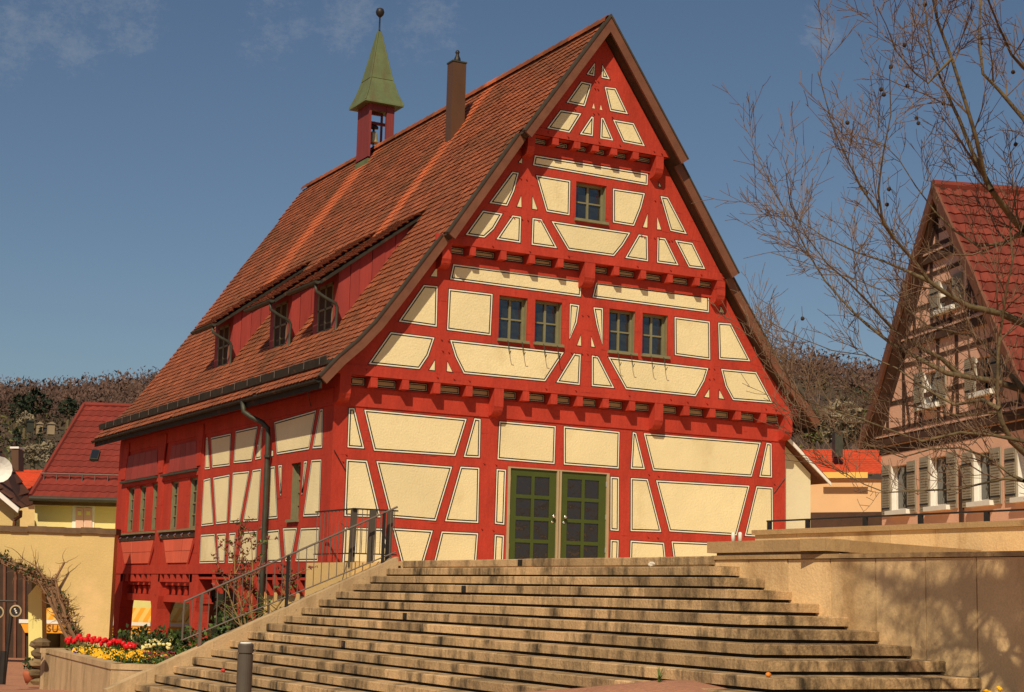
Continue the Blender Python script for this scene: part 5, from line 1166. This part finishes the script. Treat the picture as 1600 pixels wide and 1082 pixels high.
for (z0,z1,o),ws in zip(lev,UW):
    L=[(px_(z)+.18,z) for z in (z0,(z0+z1)/2,z1)]; P=L+[(2*G-a,z) for a,z in L[::-1]]
    b=MB(); b.slab(P,[rect(*w) for w in ws],PF,o,o-.2); b.build('wall',M['pink'],pk)
    pbox(pk,'jetty_beam','ptimber',px_(z0)+.1,2*G-px_(z0)-.1,z0-.17,z0-.005,o-.26,o+.012)
    pbox(pk,'moulding','pinks',px_(z0)+.1,2*G-px_(z0)-.1,z0+.0,z0+.035,o-.05,o+.03)
    b=MB(); b.prism(rect(px_(z0)+.15,2*G-px_(z0)-.15,z0-.36,z0-.20),PF,o-.34,o-.075); b.build('jetty_beam',M['ptimber'],pk)
    H=z1-z0; a=px_(z0)+.18
    def tim(a0,zA,a1,zB,w=.065):
        b=MB(); d=V((a1-a0,zB-zA)).normalized(); n=V((-d.y,d.x))*w
        b.prism([(a0-n.x,zA-n.y),(a1-n.x,zB-n.y),(a1+n.x,zB+n.y),(a0+n.x,zA+n.y)],PF,o+.012,o-.05); b.build('timber',M['ptimber'],pk)
    for zz in (z0+.12,z0+H*.36,z0+H*.74): tim(px_(zz)+.25,zz,2*G-px_(zz)-.25,zz,.045)
    tim(px_(z0)+.3,z0,px_(z1)+.3,z1,.07); tim(2*G-px_(z0)-.3,z0,2*G-px_(z1)-.3,z1,.07)
    x=px_(z0)+.75
    j=0
    while x<2*G-px_(z0)-.6:
        zt=z1
        while px_(zt)+.2>min(x,2*G-x) and zt>z0+.2: zt-=.1
        if not any(w[0]-.02<x<w[1]+.02 for w in ws): tim(x,z0,x,zt)
        else: tim(x,z0,x,z0+H*.34)
        if zt>z0+H*.5: 
            s=.32 if j%2 else -.32; tim(x+s*.9,z0+.1,x+s*.15,z0+H*.55,.05)
        x+=.80; j+=1
def pwin(w,o,shut=True,m='whitep'):
    a0,a1,z0,z1=w; fw=.05
    b=MB()
    for r in ((a0,a0+fw,z0,z1),(a1-fw,a1,z0,z1),(a0,a1,z0,z0+fw),(a0,a1,z1-fw,z1),((a0+a1)/2-.025,(a0+a1)/2+.025,z0,z1),(a0,a1,z0+(z1-z0)*.62,z0+(z1-z0)*.62+.03)): b.prism(rect(*r),PF,o-.10-.002*len(b.f),o-.14)
    for r in ((a0-.002,a0+.014,z0,z1),(a1-.014,a1+.002,z0,z1)): b.prism(rect(*r),PF,o+.006,o-.1)
    wd=b.build('window',M[m],pk)
    b=MB(); b.prism(rect(a0,a1,z0,z1),PF,o-.125,o-.13); b.build('pane',M['glass'],wd)
    b=MB(); b.prism(rect(a0-.10,a1+.14,z0-.09,z0),PF,o+.12,o-.08); b.build('sill',M['whitep' if shut else 'shutter'],wd)
    if shut:
        for q0,q1 in ((a0-.42,a0-.01),(a1+.01,a1+.42)):
            b=MB(); b.prism(rect(q0,q1,z0-.08,z1+.04),PF,o+.035,o+.008)
            n=18
            for k in range(n): zz=z0-.03+(z1-z0+.02)*k/n; b.prism([(q0+.05,zz),(q1-.05,zz),(q1-.05,zz+.028),(q0+.05,zz+.028)],PF,o+.043,o+.035)
            sh=b.build('shutter',M['shutter'],wd)
            for zz in (z0+.05,z1-.2): b=MB(); b.prism(rect(q0+.02,q1-.02,zz,zz+.03),PF,o+.052,o+.044); b.build('strap',M['iron'],sh)
for w in PWN: pwin(w,0)
for (z0,z1,o),ws in zip(lev,UW):
    for w in ws: pwin(w,o,True)
pbox(pk,'drain_post','ptimber',3.60,3.76,.3,2.72,.03,.0); pbox(pk,'drain_post','brown',-.14,-.01,.3,2.9,-.05,-.15)
# roof
RD=-PN
for sgn in (1,-1):
    pts=[(a if sgn<0 else 2*G-a,z) for a,z in prf]
    for k in range(len(pts)-1):
        (a1,z1),(a0,z0)=pts[k],pts[k+1]
        q=[PF(a0,z0,.36),PF(a0,z0,-9.5),PF(a1,z1,-9.5),PF(a1,z1,.36)]
        if sgn>0: sroof('roof',pk,'ptile',q[0],q[1],q[2],q[3],.36,.30,.05,.045)
        else: sroof('roof',pk,'ptile',q[1],q[0],q[3],q[2],.36,.30,.05,.045)
        b=MB(); d=V((a1-a0,z1-z0)).normalized(); n=V((-d.y,d.x)); n=n if n.y<0 else -n
        b.prism([(a0,z0),(a1,z1),(a1+n.x*.12,z1+n.y*.12),(a0+n.x*.12,z0+n.y*.12)],PF,.34,-9.4); b.build('soffit',M['ptimber'],pk)
        b=MB(); b.prism([(a0-n.x*.05,z0-n.y*.05),(a1-n.x*.05,z1-n.y*.05),(a1+n.x*.14,z1+n.y*.14),(a0+n.x*.14,z0+n.y*.14)],PF,.40,.345); b.build('barge_board',M['brown'],pk)
b=MB(); b.tube([PF(G,8.31,.38),PF(G,8.31,-9.5)],.14,8); b.build('ridge_tiles',M['ptile'],pk)
# ------------------------------------------------------------------ hills and woods
def polar(a,d): return V((CAMP.x,CAMP.y,0))+(FW*math.cos(a)+RT*math.sin(a))*d
HG=[(70,-2.0),(95,2.),(130,8.),(170,16.),(220,25.5),(270,33.),(320,38.),(380,40.5),(470,36)]
def hz(a,d):
    z=HG[-1][1]
    for (p,zp),(q,zq) in zip(HG,HG[1:]):
        if d<=q: t=max(0,(d-p)/(q-p)); z=zp+(zq-zp)*t; break
    return z*(1+.12*math.sin(a*7+.6)*(1 if d>150 else .3)+.05*math.sin(a*23+d*.02)) if z>0 else z
b=MB(); AN=[-1.15+2.3*i/90 for i in range(91)]; DS=[70,85,100,120,140,165,190,220,250,280,310,345,380,430,470]
b.vs([tuple(polar(a,d))[:2]+(hz(a,d),) for d in DS for a in AN]); n=len(AN)
for j in range(len(DS)-1):
    for i in range(n-1): b.f.append((j*n+i,j*n+i+1,(j+1)*n+i+1,(j+1)*n+i)); b.m.append(0)
tag(b.build('hills',M['hill'],smooth=True),kind='structure')
b=MB()
for i in range(6200):
    a=random.choice((random.uniform(-.40,-.17),random.uniform(.11,.40),random.uniform(.13,.33),random.uniform(-.33,-.19),random.uniform(-.6,.6)))
    d=random.uniform(205,392); p=polar(a,d); z=hz(a,d)
    h=random.uniform(3.6,5.6); r=random.uniform(1.5,2.6); b.ti=random.random()
    for k in range(26):
        th=random.uniform(0,6.28); q=random.random()**.5; c=V((p.x+math.cos(th)*r*q,p.y+math.sin(th)*r*q,z+h*(.15+.85*random.random()*(1.02-q*q*.75))))
        s=random.uniform(.13,.32); e=V((random.gauss(0,.7),random.gauss(0,.7),random.gauss(0,.7)))*s; g=V((random.gauss(0,.7),random.gauss(0,.7),random.gauss(0,1.3)))*s
        b.face([c-e*.7,c+g,c+e*.8])
tag(b.build('far_woods',M['woods'],normals=False),'leafless brown woods covering the far hills','woods',kind='stuff')
# scrub on the lower slope
b=MB()
for i in range(3200):
    a=random.choice((random.uniform(-.40,-.17),random.uniform(.11,.40),random.uniform(-.6,.6))); d=random.uniform(85,228); p=polar(a,d); z=hz(a,d); r=random.uniform(.35,.95)*d/140
    mi=random.choice((0,2,2,2,3,3,3,1))
    for k in range(12):
        c=V((p.x+random.gauss(0,r*.6),p.y+random.gauss(0,r*.6),z+abs(random.gauss(0,r*.7)))); s=.20*r
        e=V((random.gauss(0,1),random.gauss(0,1),random.gauss(0,1)))*s; g=V((random.gauss(0,1),random.gauss(0,1),random.gauss(0,1)))*s
        b.face([c-e,c+g,c+e*.8],mi)
tag(b.build('slope_scrub',[M['bushy'],M['conifer'],M['hill'],M['woods']],normals=False),'brown and green scrub on the garden slope below the woods','scrub',kind='stuff')
def fartree(name,lab,cat,u,v0,v1,d,w,m,grp=None,cone=False,n=420):
    a=math.atan2((u-800)/FPX,1.); zt=D(u,v0,d).z; zb=D(u,v1,d).z; p=D(u,v1,d); o=thing(name,lab,cat,(p.x,p.y,zb),grp)
    b=MB(); b.tube([(p.x,p.y,zb-2.),(p.x,p.y,zb+(zt-zb)*.6)],[.3,.1],6); b.build('trunk',M['stem'],o)
    b=MB(); H=zt-zb
    for k in range(n):
        t=random.random(); r=w*((1-t)**.8 if cone else math.sqrt(max(.02,1-(2*t-.85)**2)))*(.35+.65*random.random()); th=random.uniform(0,6.28)
        c=V((p.x+math.cos(th)*r,p.y+math.sin(th)*r,zb+H*t)); s=w*random.uniform(.10,.24)
        e=V((random.gauss(0,1),random.gauss(0,1),random.gauss(0,.7)))*s; g=V((random.gauss(0,1),random.gauss(0,1),random.gauss(0,.9)))*s
        b.face([c-e*.6,c+g*.7,c+e*.6])
    b.build('crown',M[m],o,normals=False); return o
G1='dark conifers on the slope'
fartree('conifer','broadest dark conifer, high on the slope left of the red roof','tree',55,610,645,185,1.9,'conifer',G1)
fartree('conifer','dark conifer at the far left beside the broadest one','tree',27,616,655,180,1.2,'conifer',G1)
fartree('conifer','dark conifer just left of the red roof ridge','tree',107,622,648,185,1.3,'conifer',G1)
fartree('conifer','pointed green conifer low on the slope above the chimney','tree',24,668,700,150,.75,'conifer',G1,True)
fartree('conifer','slim pointed conifer left of the red roof verge','tree',61,668,702,150,.6,'conifer',G1,True)
G2='pale blossoming trees on the slope'
fartree('blossom_tree','pale blossoming tree above the pointed conifers','tree',39,644,662,165,1.0,'blossom',G2)
fartree('blossom_tree','large pale blossoming tree right behind the dark chimney','tree',52,694,722,120,1.05,'blossom',G2)
fartree('blossom_tree','pale blossoming tree against the left verge of the red roof','tree',77,690,718,125,.9,'blossom',G2)
fartree('blossom_tree','big pale budding tree above the orange roof, right of the timber house','tree',1318,622,690,110,1.7,'blossom',G2,n=800)
fartree('blossom_tree','budding tree beside the right eave of the timber house','tree',1270,640,690,118,1.2,'bushy',G2,n=600)
fartree('blossom_tree','greenish budding tree left of the pink gable eave','tree',1352,640,690,115,1.1,'bushy',G2,n=500)
for k,(u,v,w,h,lab) in enumerate(((48,661,.28,.1,'small grey hut left among the slope gardens'),(80,665,.30,.1,'small pale hut right among the slope gardens'),(62,665,.26,.1,'small yellowish hut in the middle of the slope gardens'))):
    p=D(u,v,160); b=MB(); b.box(p.x-w,p.x+w,p.y-w,p.y+w,p.z-.9,p.z+h); b.prism([(p.x-w-.1,p.z+h),(p.x+w+.1,p.z+h),(p.x,p.z+h+.25)],lambda a,c,d:(a,d,c),p.y-w-.1,p.y+w+.1)
    tag(b.build('garden_hut',M['shed' if k else 'zinc']),lab,'hut','garden huts on the slope')
# ------------------------------------------------------------------ light, sky, camera
w=bpy.data.worlds.new('World'); SC.world=w; w.use_nodes=True; nt=w.node_tree
bg=nt.nodes['Background']; sky=nt.nodes.new('ShaderNodeTexSky'); sky.sky_type='NISHITA'; sky.sun_disc=False
sky.sun_elevation=math.asin(SD.z); sky.sun_rotation=math.atan2(SD.x,SD.y); sky.altitude=350; sky.air_density=1.15; sky.dust_density=.8; sky.ozone_density=3.4
tcw=nt.nodes.new('ShaderNodeTexCoord'); cn=nd(nt,'ShaderNodeTexNoise',Scale=34.,Detail=11.,Roughness=.8); mpw=nd(nt,'ShaderNodeMapping'); mpw.inputs['Scale'].default_value=(1,1,1.5); nt.links.new(tcw.outputs['Generated'],mpw.inputs[0]); nt.links.new(mpw.outputs[0],cn.inputs['Vector'])
acc=None      # a few thin ragged clouds high up
for u,v,r in ((10,45,.055),(110,35,.055),(190,20,.045),(430,40,.045),(540,30,.04),(670,50,.04),(1275,50,.028)):
    dv=(D(u,v,1)-CAMP).normalized(); ds=nd(nt,'ShaderNodeVectorMath',operation='DISTANCE'); nt.links.new(tcw.outputs['Generated'],ds.inputs[0]); ds.inputs[1].default_value=dv
    q=nd(nt,'ShaderNodeMapRange',interpolation_type='SMOOTHSTEP'); q.inputs[1].default_value=r; q.inputs[2].default_value=r*.25; nt.links.new(ds.outputs['Value'],q.inputs[0])
    if acc is None: acc=q.outputs[0]
    else: mxm=nd(nt,'ShaderNodeMath',operation='MAXIMUM'); nt.links.new(acc,mxm.inputs[0]); nt.links.new(q.outputs[0],mxm.inputs[1]); acc=mxm.outputs[0]
ad=nd(nt,'ShaderNodeMath',operation='MULTIPLY_ADD'); nt.links.new(acc,ad.inputs[0]); ad.inputs[1].default_value=.26; nt.links.new(cn.outputs['Fac'],ad.inputs[2])
th=nd(nt,'ShaderNodeMapRange',interpolation_type='SMOOTHSTEP'); th.inputs[1].default_value=.66; th.inputs[2].default_value=.92; th.inputs[3].default_value=0; th.inputs[4].default_value=.24; nt.links.new(ad.outputs[0],th.inputs[0])
mc=nd(nt,'ShaderNodeMix',data_type='RGBA'); nt.links.new(th.outputs[0],mc.inputs['Factor']); nt.links.new(sky.outputs[0],mc.inputs['A']); mc.inputs['B'].default_value=(.36/SKYS,.38/SKYS,.42/SKYS,1)
nt.links.new(mc.outputs['Result'],bg.inputs['Color']); bg.inputs['Strength'].default_value=SKYS
l=bpy.data.lights.new('sun','SUN'); l.energy=SUNS; l.angle=math.radians(.55); l.color=(1,.86,.64)
so=bpy.data.objects.new('sun',l); COL.objects.link(so); so.rotation_euler=SD.to_track_quat('Z','Y').to_euler(); so.location=(-20,-30,30)
cam=bpy.data.cameras.new('camera'); cam.sensor_width=36; cam.lens=36*FPX/1600; cam.clip_end=3000; cam.clip_start=.1
co=bpy.data.objects.new('camera',cam); COL.objects.link(co)
m=Matrix((RR[0],-RR[1],-RR[2])).transposed().to_4x4(); m.translation=CAMP; co.matrix_world=m; SC.camera=co
SC.view_settings.view_transform='Standard'; SC.view_settings.look='None'; SC.view_settings.exposure=EXPO; SC.view_settings.gamma=1
